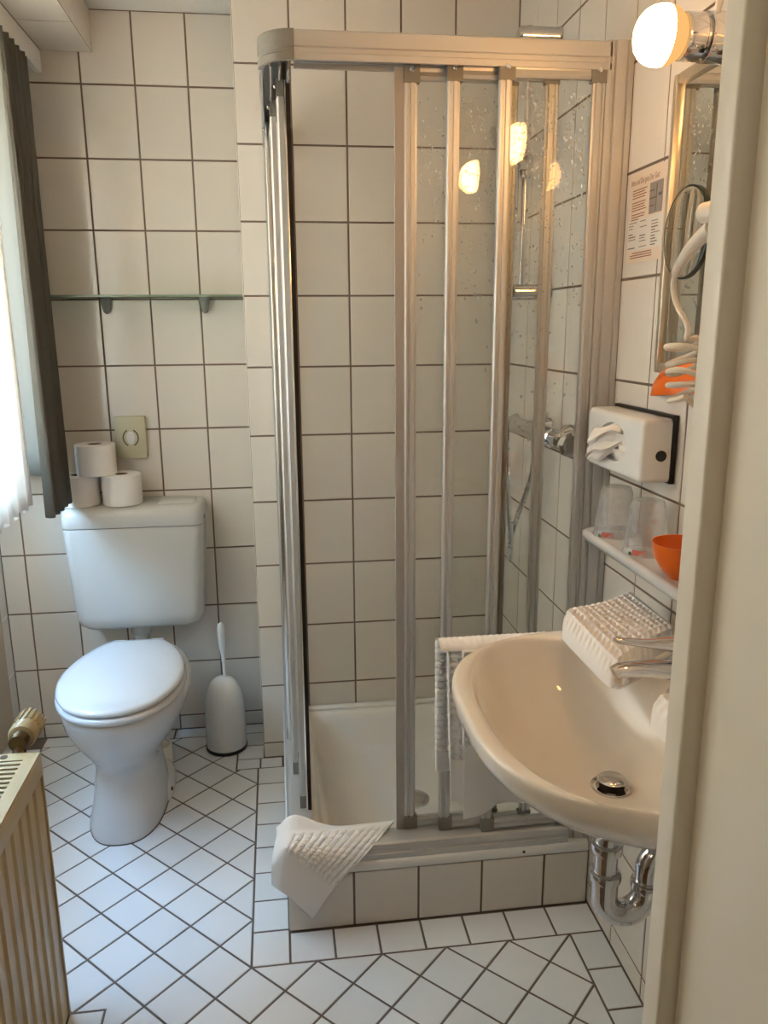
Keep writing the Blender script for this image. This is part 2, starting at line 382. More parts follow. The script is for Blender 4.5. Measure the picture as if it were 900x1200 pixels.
# floor
fl = obj('floor', MB().box(XL-0.12, XR+0.12, -2.05, 0.12, -0.1, -G), M['floor_grout'], kind='structure')
D = 0.1465; LX, LY = 0.429, -1.119; BX, BY = LX+5*D, -0.064
a, b = (D/2, D/2), (D/2, -D/2)
for i in range(-14, 15):
    for j in range(-14, 15):
        ox, oy = LX+i*a[0]+j*b[0], LY+i*a[1]+j*b[1]
        poly = [(ox, oy), (ox+b[0], oy+b[1]), (ox+a[0]+b[0], oy+a[1]+b[1]), (ox+a[0], oy+a[1])]
        cx, cy = ox+D/2, oy
        if cx < -0.45 or cx > 1.3 or cy > 0.1 or cy < -2.1: continue
        if cy > LY+1e-3:
            if cx > LX+D/2-1e-3: continue
            poly = clip(poly, 1, 0, LX)
        else:
            if cx > LX+1e-3: poly = clip(poly, 0, 1, LY)
            poly = clip(poly, 1, 0, BX)
        if cy > -0.29: poly = clip(poly, 1, 0, 0.36)
        elif cx > 0.36 and cy > -0.40: poly = clip(poly, 0, 1, -0.297)
        poly = clip(poly, 0, 1, BY); poly = clip(poly, -1, 0, 0.30); poly = clip(poly, 0, -1, 1.97)
        if len(poly) >= 3 and cx < 0.25 and cy < -1.05:
            if area(poly) < 0: poly = poly[::-1]
            poly = notch(poly, 0.13, -1.19)
        if len(poly) >= 3 and abs(area(poly)) > 1.5e-4: lay('floor_tile', poly, (0, 0, 0), (1, 0, 0), (0, 1, 0), M['floor_tile'], fl)
def ftiles(xs, ys): tiles('floor_tile', xs, ys, (0, 0, 0), (1, 0, 0), (0, 1, 0), M['floor_tile'], fl)
ftiles([LX, 0.515], [LY+0.1042*k for k in range(8)]+[-0.297])
ftiles([0.515, 0.617, 0.720, 0.823, 0.9255, 1.028, 1.1305, XR], [LY, -1.0265])
ftiles([BX, XR], [-1.97]+[LY-0.107*k for k in range(7, -1, -1)])
ftiles([0.36, 0.436, XS+0.06], [-0.297, YS]); ftiles([0.36, XS], [YS, -0.15, BY])
ftiles([-0.30+0.1095*k-0.001 for k in range(7)]+[XS], [BY, 0]); ftiles([XL, -0.30], [-0.90, -0.80]+[-0.80+0.1042*k for k in range(1, 8)])
ftiles([0.058, 0.13], [-1.92, -1.82, -1.71, -1.61, -1.5, -1.4, -1.295, -1.19]); ftiles([-0.11, 0.058], [-1.92, -1.70, -1.5, -1.3, -1.19])
# door opening towards the hall, seen from the hall
wf = MB().box(XL-0.12, 0.16, YD-0.24, YD, 0, 2.4).box(0.99, XR+0.12, YD-0.24, YD, 0, 2.4).box(0.16, 0.99, YD-0.24, YD, 2.06, 2.4)
obj('wall_front', wf, M['plaster'], kind='structure')
dr = MB()
dr.rbox(0.8865, 0.985, YD-0.03, YD, 0, 2.06, 0.003, 3); dr.rbox(0.905, 0.99, YD-0.255, YD-0.03, 0, 2.06, 0.003, 3)
dr.rbox(0.16, 0.20, YD-0.255, YD, 0, 2.06, 0.003, 2); dr.rbox(0.20, 0.8865, YD-0.255, YD, 2.02, 2.06, 0.003, 2)
dr.rbox(0.905, 1.03, YD-0.268, YD-0.255, 0, 2.09, 0.004, 3)
obj('door_1', dr, M['door'], kind='structure')
hh = MB().box(-0.75, -0.65, -4.2, -2.21, 0, 2.4).box(1.65, 1.75, -4.2, -2.21, 0, 2.4).box(-0.75, 1.75, -4.3, -4.2, 0, 2.4).box(-0.75, XL-0.12, -2.21, -1.97, 0, 2.4).box(XR+0.12, 1.75, -2.21, -1.97, 0, 2.4)
obj('wall_hall', hh, M['hall'], kind='structure')
obj('ceiling_hall', MB().box(-0.75, 1.75, -4.3, -2.05, 2.4, 2.5), M['plaster'], kind='structure')
obj('floor_hall', MB().box(-0.75, 1.75, -4.3, -2.05, -0.1, 0), M['hall_floor'], kind='structure')

hlp = thing('hall_fill', 'added round glowing fill disc on the hall wall, out of view', 'lamp', (-0.64, -2.75, 1.75))  # added out-of-view glowing disc, brightens the door frame from the hall
obj('back_plate', MB().lathe([(0.17, -0.6495), (0.17, -0.635), (0.155, -0.63)], (0, -2.75, 1.75), 'x', 32), M['plastic'], hlp)
obj('fill_disc', MB().lathe([(0.150, -0.629), (0.146, -0.612), (0.12, -0.598), (0.0, -0.59)], (0, -2.75, 1.75), 'x', 32), M['hall_fill'], hlp, ang=60)

# ---------------------------------------------------------------- curtains
cr = thing('curtain_track', 'white curtain track along the underside of the recess bulkhead', 'curtain track', (-0.15, -0.45, 2.13))
obj('rail', MB().rbox(-0.165, -0.135, -1.90, -0.02, 2.13, 2.1565, 0.002, 1), M['plastic'], cr)
def pleat(x0, ya, yb, ztop, zbot, n, amp, jag, seed, gather=0.0):
    rnd = random.Random(seed); ph = [rnd.uniform(-0.6, 0.6) for _ in range(n+2)]; am = [rnd.uniform(0.6, 1.2) for _ in range(n+2)]
    def fn(u, v):
        k = u*n; i = int(min(k, n-1e-6)); f = k-i
        A = am[i]*(1-f)+am[i+1]*f; P = ph[i]*(1-f)+ph[i+1]*f
        wob = A*amp*math.sin(2*PI*k+P*(0.3+v))*(0.55+0.45*v)+0.25*amp*math.sin(4.3*PI*k+1.3)*v
        y = ya+(yb-ya)*u
        if gather: y = y+gather*(1-v)*(u-0.5)
        zb = zbot + jag*0.5*math.sin(2*PI*k+P+0.9)*v
        return (x0+wob, y+0.4*amp*math.cos(2*PI*k+P), ztop+(zb-ztop)*v)
    return fn
c1 = thing('sheer_curtain', 'white pleated net curtain glowing in front of the window', 'curtain', (-0.14, -0.6, 0.9))
solid(obj('cloth', MB().grid(pleat(-0.168, -1.80, -0.34, 2.128, 0.890, 19, 0.014, 0.016, 3), 380, 24), M['sheer'], c1, ang=180), 0.0006)
c2 = thing('drape_curtain', 'dark green grey drape hanging at the toilet end of the window', 'curtain', (-0.115, -0.25, 0.87))
solid(obj('cloth', MB().grid(pleat(-0.105, -0.380, -0.166, 2.0975, 0.868, 5, 0.017, 0.01, 11, gather=0.02), 120, 30), M['drape'], c2, ang=180), 0.0012)

def blocker(u, v):                              # added cloth behind the drape, blocks window light from the back wall
    k = 0.006*math.sin(2*PI*(2.5*u)+0.5*v)
    return (-0.112-0.250*u+0.3*k, -0.158+0.022*u+k, 2.128-1.18*v)
solid(obj('light_block_fold', MB().grid(blocker, 40, 16), M['drape'], c2, ang=180), 0.0012)

# ---------------------------------------------------------------- radiator
rd = thing('radiator', 'beige panel radiator with top grille standing under the window side', 'radiator', (0.0, -1.5, 0.0))
RX0, RX1, RY0, RY1, RZ0, RZ1 = -0.068, 0.062, -1.93, -1.192, 0.004, 0.599
fp = []; y = RY0+0.02
fr = MB().box(RX1-0.012, RX1-0.004, RY0, RY1, RZ0, RZ1-0.006)
obj('front_panel', fr, M['rad'], rd)
ribs = []
k = 0; y = RY1-0.045
while y > RY0+0.03:
    obj('rib', MB().prism([(-0.0125, 0), (-0.0075, 0.0045), (0.0075, 0.0045), (0.0125, 0)], (RX1-0.004, y, RZ0+0.03), (0, 1, 0), (1, 0, 0), (0, 0, RZ1-RZ0-0.075)), M['rad'], rd)
    y -= 0.0425
obj('front_flange', MB().rbox(RX1-0.006, RX1+0.0015, RY0, RY1, RZ1-0.045, RZ1-0.002, 0.002, 2), M['rad'], rd)
obj('back_panel', MB().box(RX0, RX0+0.008, RY0, RY1, RZ0, RZ1-0.006), M['rad'], rd)
obj('side_cover', MB().rbox(RX0, RX1, RY1-0.004, RY1+0.002, RZ0, RZ1, 0.001, 1), M['rad'], rd)
obj('side_cover', MB().rbox(RX0, RX1, RY0-0.002, RY0+0.004, RZ0, RZ1, 0.001, 1), M['rad'], rd)
gr = MB().box(RX1-0.024, RX1, RY0, RY1, RZ1-0.004, RZ1+0.001).box(RX0, RX0+0.02, RY0, RY1, RZ1-0.004, RZ1+0.001)
gr.box(RX0+0.02, RX1-0.024, RY1-0.026, RY1, RZ1-0.004, RZ1+0.001).box(RX0+0.02, RX1-0.024, RY0, RY0+0.026, RZ1-0.004, RZ1+0.001)
tg = obj('top_grille', gr, M['rad'], rd)
y = RY1-0.034
while y > RY0+0.03:
    obj('slat', MB().box(RX0+0.02, RX1-0.024, y-0.0045, y+0.0035, RZ1-0.004, RZ1+0.001), M['rad'], tg); y -= 0.0152
obj('screw_hole', MB().lathe([(0.007, 0), (0.007, 0.0006)], (0.0, RY1-0.012, RZ1+0.0012)), M['brass'], tg)
obj('core', MB().box(RX0+0.012, RX1-0.016, RY0+0.01, RY1-0.01, RZ0+0.02, RZ1-0.06), M['dark'], rd)
for yy in (RY0+0.12, RY1-0.12): obj('foot', MB().box(-0.06, 0.035, yy-0.025, yy+0.025, 0, RZ0), M['rad'], rd)
vx, vz = 0.018, 0.612
vb = obj('valve_body', MB().sweep(catmull([(vx, RY1-0.03, 0.572), (vx, RY1+0.012, 0.587), (vx, RY1+0.030, vz)], 5), 0.013, 12).lathe([(0.016, RY1+0.012), (0.018, RY1+0.016), (0.018, RY1+0.032), (0.013, RY1+0.034)], (vx, 0, vz), 'y').lathe([(0.010, -0.61), (0.010, 0.0)], (vx, RY1+0.022, vz), 'z'), M['brass'], rd)
hd = obj('thermostat_head', MB().lathe([(0.016, 0), (0.024, 0.003), (0.0265, 0.010), (0.0265, 0.018), (0.0235, 0.021), (0.0235, 0.026), (0.0255, 0.030), (0.0245, 0.068), (0.021, 0.078), (0.0, 0.080)], (vx, RY1+0.034, vz), 'y', 32, True, False), M['valve'], rd)
for k in range(16):
    a = 2*PI*k/16; c, s = math.cos(a), math.sin(a); r0, r1 = 0.0225, 0.0285
    rb = MB(); p = Vector((vx+r0*c, RY1+0.068, vz+r0*s)); t = Vector((-s, 0, c))
    rb.prism([(-0.0022, 0), (0.0022, 0), (0.0016, 0.0055), (-0.0016, 0.0055)], p, t, (c, 0, s), (0, 0.040, 0))
    obj('grip_rib', rb, M['valve'], hd)

# ---------------------------------------------------------------- toilet
tl = thing('toilet', 'white floor-standing toilet with closed lid', 'toilet', (0.07, -0.45, 0))
CX = 0.066
def loftbowl(levels, N=56):
    return [superell(cx, yc, rx, yc-yf, yb-yc, n, N, z) for (z, cx, rx, yf, yb, yc, n) in levels]
bowl = MB().rings(loftbowl([
    (0.000, 0.058, 0.107, -0.640, -0.250, -0.42, 2.5), (0.020, 0.058, 0.107, -0.640, -0.250, -0.42, 2.5), (0.045, 0.060, 0.102, -0.634, -0.250, -0.42, 2.4),
    (0.100, 0.060, 0.094, -0.610, -0.245, -0.42, 2.3), (0.150, 0.060, 0.088, -0.590, -0.24, -0.42, 2.3), (0.180, 0.061, 0.090, -0.588, -0.23, -0.42, 2.2),
    (0.215, 0.064, 0.108, -0.612, -0.21, -0.42, 2.1), (0.255, 0.068, 0.130, -0.648, -0.19, -0.43, 2.1), (0.300, 0.072, 0.152, -0.690, -0.17, -0.44, 2.1),
    (0.345, 0.076, 0.167, -0.722, -0.16, -0.45, 2.1), (0.385, 0.078, 0.174, -0.738, -0.16, -0.45, 2.1), (0.402, 0.078, 0.174, -0.739, -0.16, -0.45, 2.1), (0.408, 0.078, 0.168, -0.733, -0.165, -0.45, 2.1)]))
obj('bowl', bowl, M['ceramic'], tl, ang=60)
obj('sealant', MB().rings([superell(0.058, -0.42, 0.1085, 0.2215, 0.1715, 2.5, 56, z) for z in (0.0, 0.003)]), M['floor_grout'], tl)
# foot lugs with fixing screws
for sx, xx in ((1, 0.147), (-1, -0.012)):
    fg = obj('foot_lug', MB().rings([superell(xx, -0.375, 0.030, 0.080, 0.11, 2.4, 28, 0.0), superell(xx, -0.375, 0.029, 0.078, 0.108, 2.4, 28, 0.025), superell(xx-sx*0.006, -0.37, 0.022, 0.066, 0.1, 2.2, 28, 0.045), superell(xx-sx*0.02, -0.365, 0.012, 0.045, 0.08, 2.2, 28, 0.058)]), M['ceramic'], tl, ang=60)
    obj('screw', MB().lathe([(0.006, 0), (0.006, 0.004), (0.003, 0.005)], (xx+sx*0.0255, -0.415, 0.024), 'x') if sx > 0 else MB().lathe([(0.006, 0), (0.006, -0.004)], (xx+sx*0.0255, -0.415, 0.024), 'x'), M['brass'], fg)
def dshape(z, ins, cx=0.078, N=30):
    ring = []; hw, yc, ryf, ryb, yclip = 0.172-ins, -0.50, 0.248-ins, 0.290-ins, -0.256-ins*0.8
    for k in range(2*N):
        t = 2*PI*k/(2*N); c, s = math.cos(t), math.sin(t)
        x = cx+hw*math.copysign(abs(c)**(2/(1.75 if s > 0 else 2.15)), c); yy = yc+(ryb if s > 0 else ryf)*math.copysign(abs(s)**(2/(1.75 if s > 0 else 2.15)), s)
        ring.append((x, min(yy, yclip), z))
    return ring
obj('seat', MB().rings([dshape(0.4085, 0.012), dshape(0.410, 0.004), dshape(0.416, 0.0), dshape(0.424, 0.001), dshape(0.429, 0.006), dshape(0.430, 0.03)]), M['ceramic'], tl, ang=60)
obj('lid', MB().rings([dshape(0.4315, 0.014), dshape(0.433, 0.006), dshape(0.440, 0.003), dshape(0.446, 0.006), dshape(0.450, 0.014), dshape(0.4525, 0.035), dshape(0.4535, 0.08)]), M['ceramic'], tl, ang=60)
for xx in (0.02, 0.136): obj('hinge', MB().lathe([(0.011, -0.018), (0.012, -0.014), (0.012, 0.014), (0.011, 0.018)], (xx, -0.240, 0.428), 'x'), M['plastic'], tl)
obj('outlet_pipe', MB().lathe([(0.030, -0.235), (0.030, -0.006)], (0.095, -0.0, 0.050), 'y'), M['collar'], tl)
obj('outlet_collar', MB().lathe([(0.040, 0.02), (0.043, 0.022), (0.043, 0.085), (0.040, 0.090), (0.034, 0.091), (0.033, 0.086), (0.0, 0.085)], (0.116, -0.255, 0.0), 'z'), M['collar'], tl)

ci = thing('cistern', 'white plastic cistern on the wall above the toilet', 'cistern', (0.078, -0.09, 0.44))
def cring(z, x0, x1, yf, r): return rrect(x0, x1, yf, -0.004, r, z, 5)
obj('tank', MB().rings([cring(0.443, -0.085, 0.225, -0.135, 0.05), cring(0.446, -0.108, 0.250, -0.152, 0.05), cring(0.458, -0.119, 0.263, -0.163, 0.045), cring(0.49, -0.125, 0.272, -0.168, 0.035), cring(0.76, -0.138, 0.287, -0.172, 0.03), cring(0.779, -0.139, 0.288, -0.172, 0.03)]), M['tank'], ci, ang=50)
cl = obj('tank_lid', MB().rings([cring(0.781, -0.139, 0.288, -0.171, 0.03), cring(0.783, -0.1395, 0.2885, -0.1725, 0.03), cring(0.815, -0.1395, 0.2885, -0.1725, 0.03), cring(0.832, -0.138, 0.287, -0.168, 0.032), cring(0.840, -0.128, 0.277, -0.155, 0.035), cring(0.843, -0.10, 0.25, -0.13, 0.03)]), M['tank'], ci, ang=60)
obj('flush_button', MB().rbox(0.150, 0.262, -0.125, -0.045, 0.842, 0.847, 0.002, 2), M['tank'], cl)
obj('side_screw', MB().lathe([(0.006, 0), (0.006, 0.004), (0.004, 0.005)], (0.289, -0.13, 0.80), 'x'), M['grey'], cl)
obj('flush_pipe', MB().sweep([(0.062, -0.085, 0.450), (0.062, -0.085, 0.41), (0.062, -0.09, 0.36), (0.064, -0.12, 0.32), (0.066, -0.165, 0.30), (0.066, -0.20, 0.30)], 0.024, 16).lathe([(0.031, 0.405), (0.033, 0.41), (0.033, 0.440), (0.031, 0.445)], (0.062, -0.085, 0)), M['tank'], ci)

def roll(x, y, z, label):
    t = thing('toilet_roll', label, 'toilet roll', (x, y, z), 'toilet rolls stacked on the cistern')
    obj('paper', MB().lathe([(0.0215, 0.0005), (0.058, 0.0), (0.0605, 0.002), (0.0605, 0.093), (0.058, 0.095), (0.0215, 0.0945)], (x, y, z), 'z', 40, False, False).lathe([(0.0215, 0.0005), (0.0215, 0.0945)], (x, y, z), 'z', 40, False, False), M['paper'], t)
    obj('core', MB().lathe([(0.0214, 0.001), (0.0214, 0.094), (0.0198, 0.094), (0.0198, 0.001)], (x, y, z), 'z', 24, False, False).lathe([(0.0198, 0.001), (0.001, 0.0015)], (x, y, z), 'z', 24, False, False), M['core'], t)
    return t
r1 = roll(0.040, -0.098, 0.8435, 'toilet roll on the right of the pair standing on the cistern')
dup(r1, (-0.130, 0.004, 0), 'toilet roll beside the curtain, left of the pair standing on the cistern')
dup(r1, (-0.072, 0.002, 0.0955), 'toilet roll balanced on top of the other two')

# ---------------------------------------------------------------- toilet brush, shelf, bag dispenser
tb = thing('toilet_brush', 'white toilet brush in a domed white holder on the floor', 'toilet brush', (0.322, -0.145, 0))
obj('base_ring', MB().lathe([(0.066, 0.0), (0.069, 0.002), (0.069, 0.011), (0.066, 0.013)], (0.322, -0.145, 0), n=40), M['black'], tb)
obj('holder', MB().lathe([(0.0665, 0.013), (0.067, 0.02), (0.067, 0.09), (0.0655, 0.14), (0.062, 0.18), (0.055, 0.212), (0.043, 0.236), (0.028, 0.250), (0.014, 0.255), (0.0, 0.256)], (0.322, -0.145, 0), n=40), M['plastic'], tb, ang=60)
obj('handle', MB().sweep([(0.328, -0.145, 0.25), (0.327, -0.145, 0.30), (0.325, -0.145, 0.335), (0.3235, -0.145, 0.37), (0.323, -0.145, 0.425), (0.323, -0.145, 0.440), (0.323, -0.145, 0.445)], [(0.006, 0.006), (0.006, 0.006), (0.007, 0.006), (0.0105, 0.007), (0.0115, 0.007), (0.009, 0.006), (0.003, 0.003)], 14, up=(0, 1, 0)), M['plastic'], tb)

gs = thing('glass_shelf', 'narrow green glass shelf on two grey brackets above the toilet', 'shelf', (0.145, -0.06, 1.47))
obj('glass_plate', MB().box(-0.375, 0.440, -0.118, -0.003, 1.4705, 1.4765), M['shelf_glass'], gs)
obj('front_edge', MB().box(-0.375, 0.440, -0.1195, -0.118, 1.4705, 1.4765), M['shelf_edge'], gs)
for xx in (0.022, 0.320):
    obj('bracket', MB().lathe([(0.004, -0.046), (0.010, -0.040), (0.0155, -0.018), (0.0165, -0.002), (0.0165, 0.0)], (xx, -0.016, 1.470), 'z', 20), M['grey'], gs, ang=60)

bd = thing('bag_dispenser', 'cream sanitary bag dispenser on the wall above the toilet rolls', 'dispenser', (0.065, -0.01, 1.04))
obj('case', MB().rbox(0.017, 0.112, -0.024, -0.001, 0.973, 1.108, 0.003, 2), M['cream'], bd)
def arcpart(cx, sgn, r=0.026):
    p = []
    for k in range(15):
        a = math.radians(-62+124*k/14); p.append((cx+sgn*(r*math.cos(a)-0.004), -0.0243, 1.040+r*1.05*math.sin(a)))
    return MB().sweep(p, (0.0022, 0.0006), 6, up=(0, 1, 0))
obj('slot_ring', arcpart(0.0665, 1), M['ink2'], bd); obj('slot_ring', arcpart(0.0640, -1), M['ink2'], bd)
obj('slot_lining', MB().rings([[(0.0652+0.0125*math.cos(2*PI*j/20), -0.0241-d, 1.040+0.021*math.sin(2*PI*j/20)) for j in range(20)] for d in (0, 0.0006)]), M['plastic'], bd)

# ---------------------------------------------------------------- shower base and enclosure
FX, FY = 0.515, -1.025                      # outer faces of the tiled base
sb = thing('shower_tray', 'white shower tray set in a low tiled base', 'shower tray', (0.87, -0.63, 0))
obj('base', MB().box(FX+0.004, XR-0.001, FY+0.004, YS-0.002, 0.0, 0.05).box(FX+0.004, XR-0.001, FY+0.004, FY+0.03, 0.05, 0.143).box(FX+0.004, FX+0.03, FY+0.03, YS-0.002, 0.05, 0.143), M['grout'], sb)
def btile(poly, O, U, V):
    n0 = set(bpy.data.objects.keys()); lay('tile', poly, O, U, V, M['tile'], None)
    for k in set(bpy.data.objects.keys())-n0:
        o = bpy.data.objects[k]; mw = o.matrix_basis.copy(); o.parent = sb; o.matrix_basis = Matrix.Translation(-Vector(sb.location)) @ mw
fxs = [FX, 0.668, 0.821, 0.974, 1.127, XR-0.002]
for i in range(5): btile([(fxs[i], 0), (fxs[i+1], 0), (fxs[i+1], 0.145), (fxs[i], 0.145)], (0, FY, 0), (1, 0, 0), (0, 0, 1))
sy = [-FY, 0.872, 0.719, 0.566, 0.413, -YS]
for i in range(5): btile([(sy[i+1], 0), (sy[i], 0), (sy[i], 0.145), (sy[i+1], 0.145)], (FX, 0, 0), (0, -1, 0), (0, 0, 1))
def tr(x0, x1, y0, y1, r, z): return rrect(x0, x1, y0, y1, r, z, 6)
tray = MB().rings([tr(FX, XR-0.002, FY, YS-0.003, 0.006, 0.1455), tr(FX-0.001, XR-0.002, FY-0.001, YS-0.003, 0.008, 0.150), tr(FX-0.001, XR-0.002, FY-0.001, YS-0.003, 0.010, 0.163), tr(FX+0.003, XR-0.003, FY+0.003, YS-0.004, 0.012, 0.168),
    tr(FX+0.070, XR-0.032, FY+0.072, YS-0.035, 0.05, 0.168), tr(FX+0.078, XR-0.038, FY+0.080, YS-0.041, 0.055, 0.163), tr(FX+0.088, XR-0.050, FY+0.090, YS-0.055, 0.06, 0.13), tr(FX+0.105, XR-0.066, FY+0.108, YS-0.075, 0.07, 0.078),
    tr(FX+0.125, XR-0.085, FY+0.128, YS-0.095, 0.08, 0.062), tr(FX+0.16, XR-0.12, FY+0.16, YS-0.13, 0.09, 0.057), tr(FX+0.30, XR-0.28, FY+0.32, YS-0.30, 0.06, 0.053)], False, True)
obj('basin', tray, M['acrylic'], sb, ang=60)
obj('back_rim', MB().rbox(FX, XR-0.002, YS-0.030, YS-0.003, 0.168, 0.180, 0.005, 2), M['acrylic'], sb)
obj('drain', MB().lathe([(0.045, 0.0535), (0.045, 0.058), (0.038, 0.060), (0.0, 0.060)], (0.88, -0.62, 0), n=28), M['chrome'], sb)
obj('plug', MB().lathe([(0.0035, FY-0.0016), (0.0035, FY-0.0006)], (1.075, 0, 0.158), 'y', 10), M['black'], sb)

en = thing('shower_enclosure', 'aluminium framed sliding glass shower enclosure with round corner', 'shower enclosure', (0.87, -0.63, 0.2))
HZ0, HZ1, EX, EY, PD = 1.858, 1.909, 0.520, -1.006, 0.058
HP = [(0, HZ0), (0, HZ0+0.011), (0.0025, HZ0+0.013), (0.0025, HZ0+0.021), (0, HZ0+0.023), (0, HZ1-0.003), (0.003, HZ1), (PD, HZ1), (PD, HZ0),
      (PD-0.004, HZ0), (PD-0.004, HZ1-0.012), (0.041, HZ1-0.012), (0.041, HZ0+0.006), (0.038, HZ0+0.006), (0.038, HZ1-0.012), (0.024, HZ1-0.012), (0.024, HZ0+0.006), (0.021, HZ0+0.006), (0.021, HZ1-0.012), (0.006, HZ1-0.012), (0.006, HZ0)]
CXX = EX+0.066
obj('header_rail', MB().prism(HP, (CXX, EY, 0), (0, 1, 0), (0, 0, 1), (1.196-CXX, 0, 0)), M['alu'], en)
obj('header_rail', MB().prism(HP, (EX, EY+0.066, 0), (1, 0, 0), (0, 0, 1), (0, (YS-0.004)-(EY+0.066), 0)), M['alu'], en)
cc = (EX+0.066, EY+0.066); ring = []
for k in range(11):
    a = PI+PI/2*k/10; c, s = math.cos(a), math.sin(a)
    ring.append([(cc[0]+(0.0675-o)*c, cc[1]+(0.0675-o)*s, z) for o, z in ((0, HZ0-0.001), (0, HZ0+0.012), (0.002, HZ0+0.014), (0.002, HZ0+0.02), (0, HZ0+0.022), (0, HZ1-0.002), (0.003, HZ1+0.001), (0.0665, HZ1+0.001), (0.0665, HZ1-0.008), (0.008, HZ1-0.008), (0.008, HZ0-0.001))])
obj('corner_connector', MB().rings(ring), M['grey'], en, ang=25)
BP = [(0, 0.1685), (0, 0.181), (0.003, 0.183), (0.003, 0.189), (0.001, 0.191), (0.006, 0.203), (0.012, 0.206), (0.062, 0.206), (0.062, 0.1685)]
obj('base_track', MB().prism(BP, (EX+0.002, EY-0.014, 0), (0, 1, 0), (0, 0, 1), (1.184-EX, 0, 0)), M['alu'], en)
obj('base_track', MB().prism(BP, (EX-0.002, EY+0.050, 0), (1, 0, 0), (0, 0, 1), (0, (YS-0.004)-(EY+0.050), 0)), M['alu'], en)
# wall profile on the right wall
WP = [(1.188, -0.998), (1.188, -1.003), (1.193, -1.006), (1.199, -1.006), (1.2005, -1.0035), (1.203, -1.0035), (1.2045, -1.009), (1.2225, -1.010), (1.224, -1.007), (1.227, -1.007), (1.2285, -1.011), (1.2385, -1.011), (1.2385, -0.945), (1.19, -0.945)]
obj('wall_profile', MB().prism([(x, y) for x, y in WP], (0, 0, 0.1695), (1, 0, 0), (0, 1, 0), (0, 0, 1.910-0.1695)), M['alu'], en)
obj('wall_profile', MB().box(EX+0.001, EX+0.045, YS-0.026, YS-0.0035, 0.2065, HZ0-0.001), M['alu'], en)
STP = [(-0.0125, -0.006), (-0.0125, 0.004), (-0.010, 0.007), (-0.006, 0.007), (-0.0045, 0.005), (-0.001, 0.005), (0.0005, 0.008), (0.0075, 0.008), (0.009, 0.004), (0.0125, 0.003), (0.0125, -0.006)]
def sliding_panel(P0, U, Nn, width, z0, z1, first=False, seed=1, drops=0):
    """P0 = foot of the leading stile, U along the panel, Nn out of the shower."""
    P0, U, Nn = Vector(P0), Vector(U), Vector(Nn); Z = Vector((0, 0, 1)); fm = MB()
    sw = 0.0125
    fm.prism(STP, P0+U*sw+Z*z0, U, Nn, Z*(z1-z0)); fm.prism([(-a_, b_) for a_, b_ in STP], P0+U*(width-sw)+Z*z0, U, Nn, Z*(z1-z0))
    RP = [(0, -0.006), (0, 0.004), (0.006, 0.006), (0.012, 0.0045), (0.020, 0.0065), (0.026, 0.003), (0.026, -0.006)]
    fm.prism([(-a_, b_) for a_, b_ in RP], P0+U*0.024+Z*(z1-0.001), Z, Nn, U*(width-0.048)); fm.prism(RP, P0+U*0.024+Z*(z0+0.001), Z, Nn, U*(width-0.048))
    pn = obj('sliding_panel', fm, M['alu'], en)
    def bx(u0, u1, n0, n1, za, zb):
        mb = MB(); q = [P0+U*u+Nn*n+Z*z for z in (za, zb) for u, n in ((u0, n0), (u1, n0), (u1, n1), (u0, n1))]
        return mb.add(q, [(0, 3, 2, 1), (4, 5, 6, 7), (0, 1, 5, 4), (1, 2, 6, 5), (2, 3, 7, 6), (3, 0, 4, 7)])
    obj('pane', bx(0.020, width-0.020, -0.0022, 0.0018, z0+0.022, z1-0.022), M['glass'], pn)
    for u0, u1 in ((-0.0006, 0.030), (width-0.030, width+0.0006)):
        for za, zb in ((z1-0.033, z1+0.0006), (z0-0.0006, z0+0.033)):
            obj('corner_block', bx(u0, u1, -0.0065, 0.0083, za, zb) if True else None, M['grey'], pn)
        uc = (u0+u1)/2; c = P0+U*uc+Nn*0.0083+Z*(z1-0.010); rr = MB()
        rs = []
        for rad, h in ((0.0055, 0), (0.0055, 0.003), (0.003, 0.005)):
            rs.append([c+Nn*h+U*rad*math.cos(2*PI*j/14)+Z*rad*math.sin(2*PI*j/14) for j in range(14)])
        obj('roller', rr.rings(rs), M['bright'], pn)
    if first:
        obj('magnetic_seal', bx(-0.019, -0.0005, -0.006, 0.004, z0-0.008, z1-0.004), M['seal'], pn)
    if drops:
        rnd = random.Random(seed); mb = MB()
        for _ in range(drops):
            u = rnd.uniform(0.03, width-0.03); zz = z1-0.03-abs(rnd.gauss(0, 0.22))-rnd.random()*0.03
            if zz < z0+0.05: continue
            r = rnd.uniform(0.0009, 0.0026); c = P0+U*u+Nn*0.0018+Z*zz; st = rnd.uniform(1.0, 1.7)
            rs = [[c+Nn*h*r+U*k*r*math.cos(2*PI*j/7)+Z*k*r*st*math.sin(2*PI*j/7) for j in range(7)] for k, h in ((1, 0), (0.75, 0.45), (0.3, 0.65))]
            mb.rings(rs, False, True)
        obj('water_drops', mb, M['drop'], pn, kind=None)['kind'] = 'stuff'
    return pn
PZ0, PZ1 = 0.208, 1.868
sliding_panel((0.797, -0.9615, 0), (1, 0, 0), (0, -1, 0), 0.226, PZ0, PZ1, True, 5, 150)
sliding_panel((0.878, -0.9785, 0), (1, 0, 0), (0, -1, 0), 0.222, PZ0, PZ1, False, 6, 260)
sliding_panel((0.976, -0.9965, 0), (1, 0, 0), (0, -1, 0), 0.212, PZ0, PZ1, False, 8, 380)
pa = sliding_panel((0.534, -0.500, 0), (0, 1, 0), (-1, 0, 0), 0.236, PZ0, PZ1)
pm = sliding_panel((0.5465, -0.690, 0), (0, 1, 0), (-1, 0, 0), 0.236, PZ0, PZ1)
pb = sliding_panel((0.5605, -0.850, 0), (0, 1, 0), (-1, 0, 0), 0.236, PZ0, PZ1)
obj('end_strip', MB().rbox(0.5665, 0.5715, -0.862, -0.850, PZ0, PZ1-0.004, 0.002, 2), M['bright'], pb)
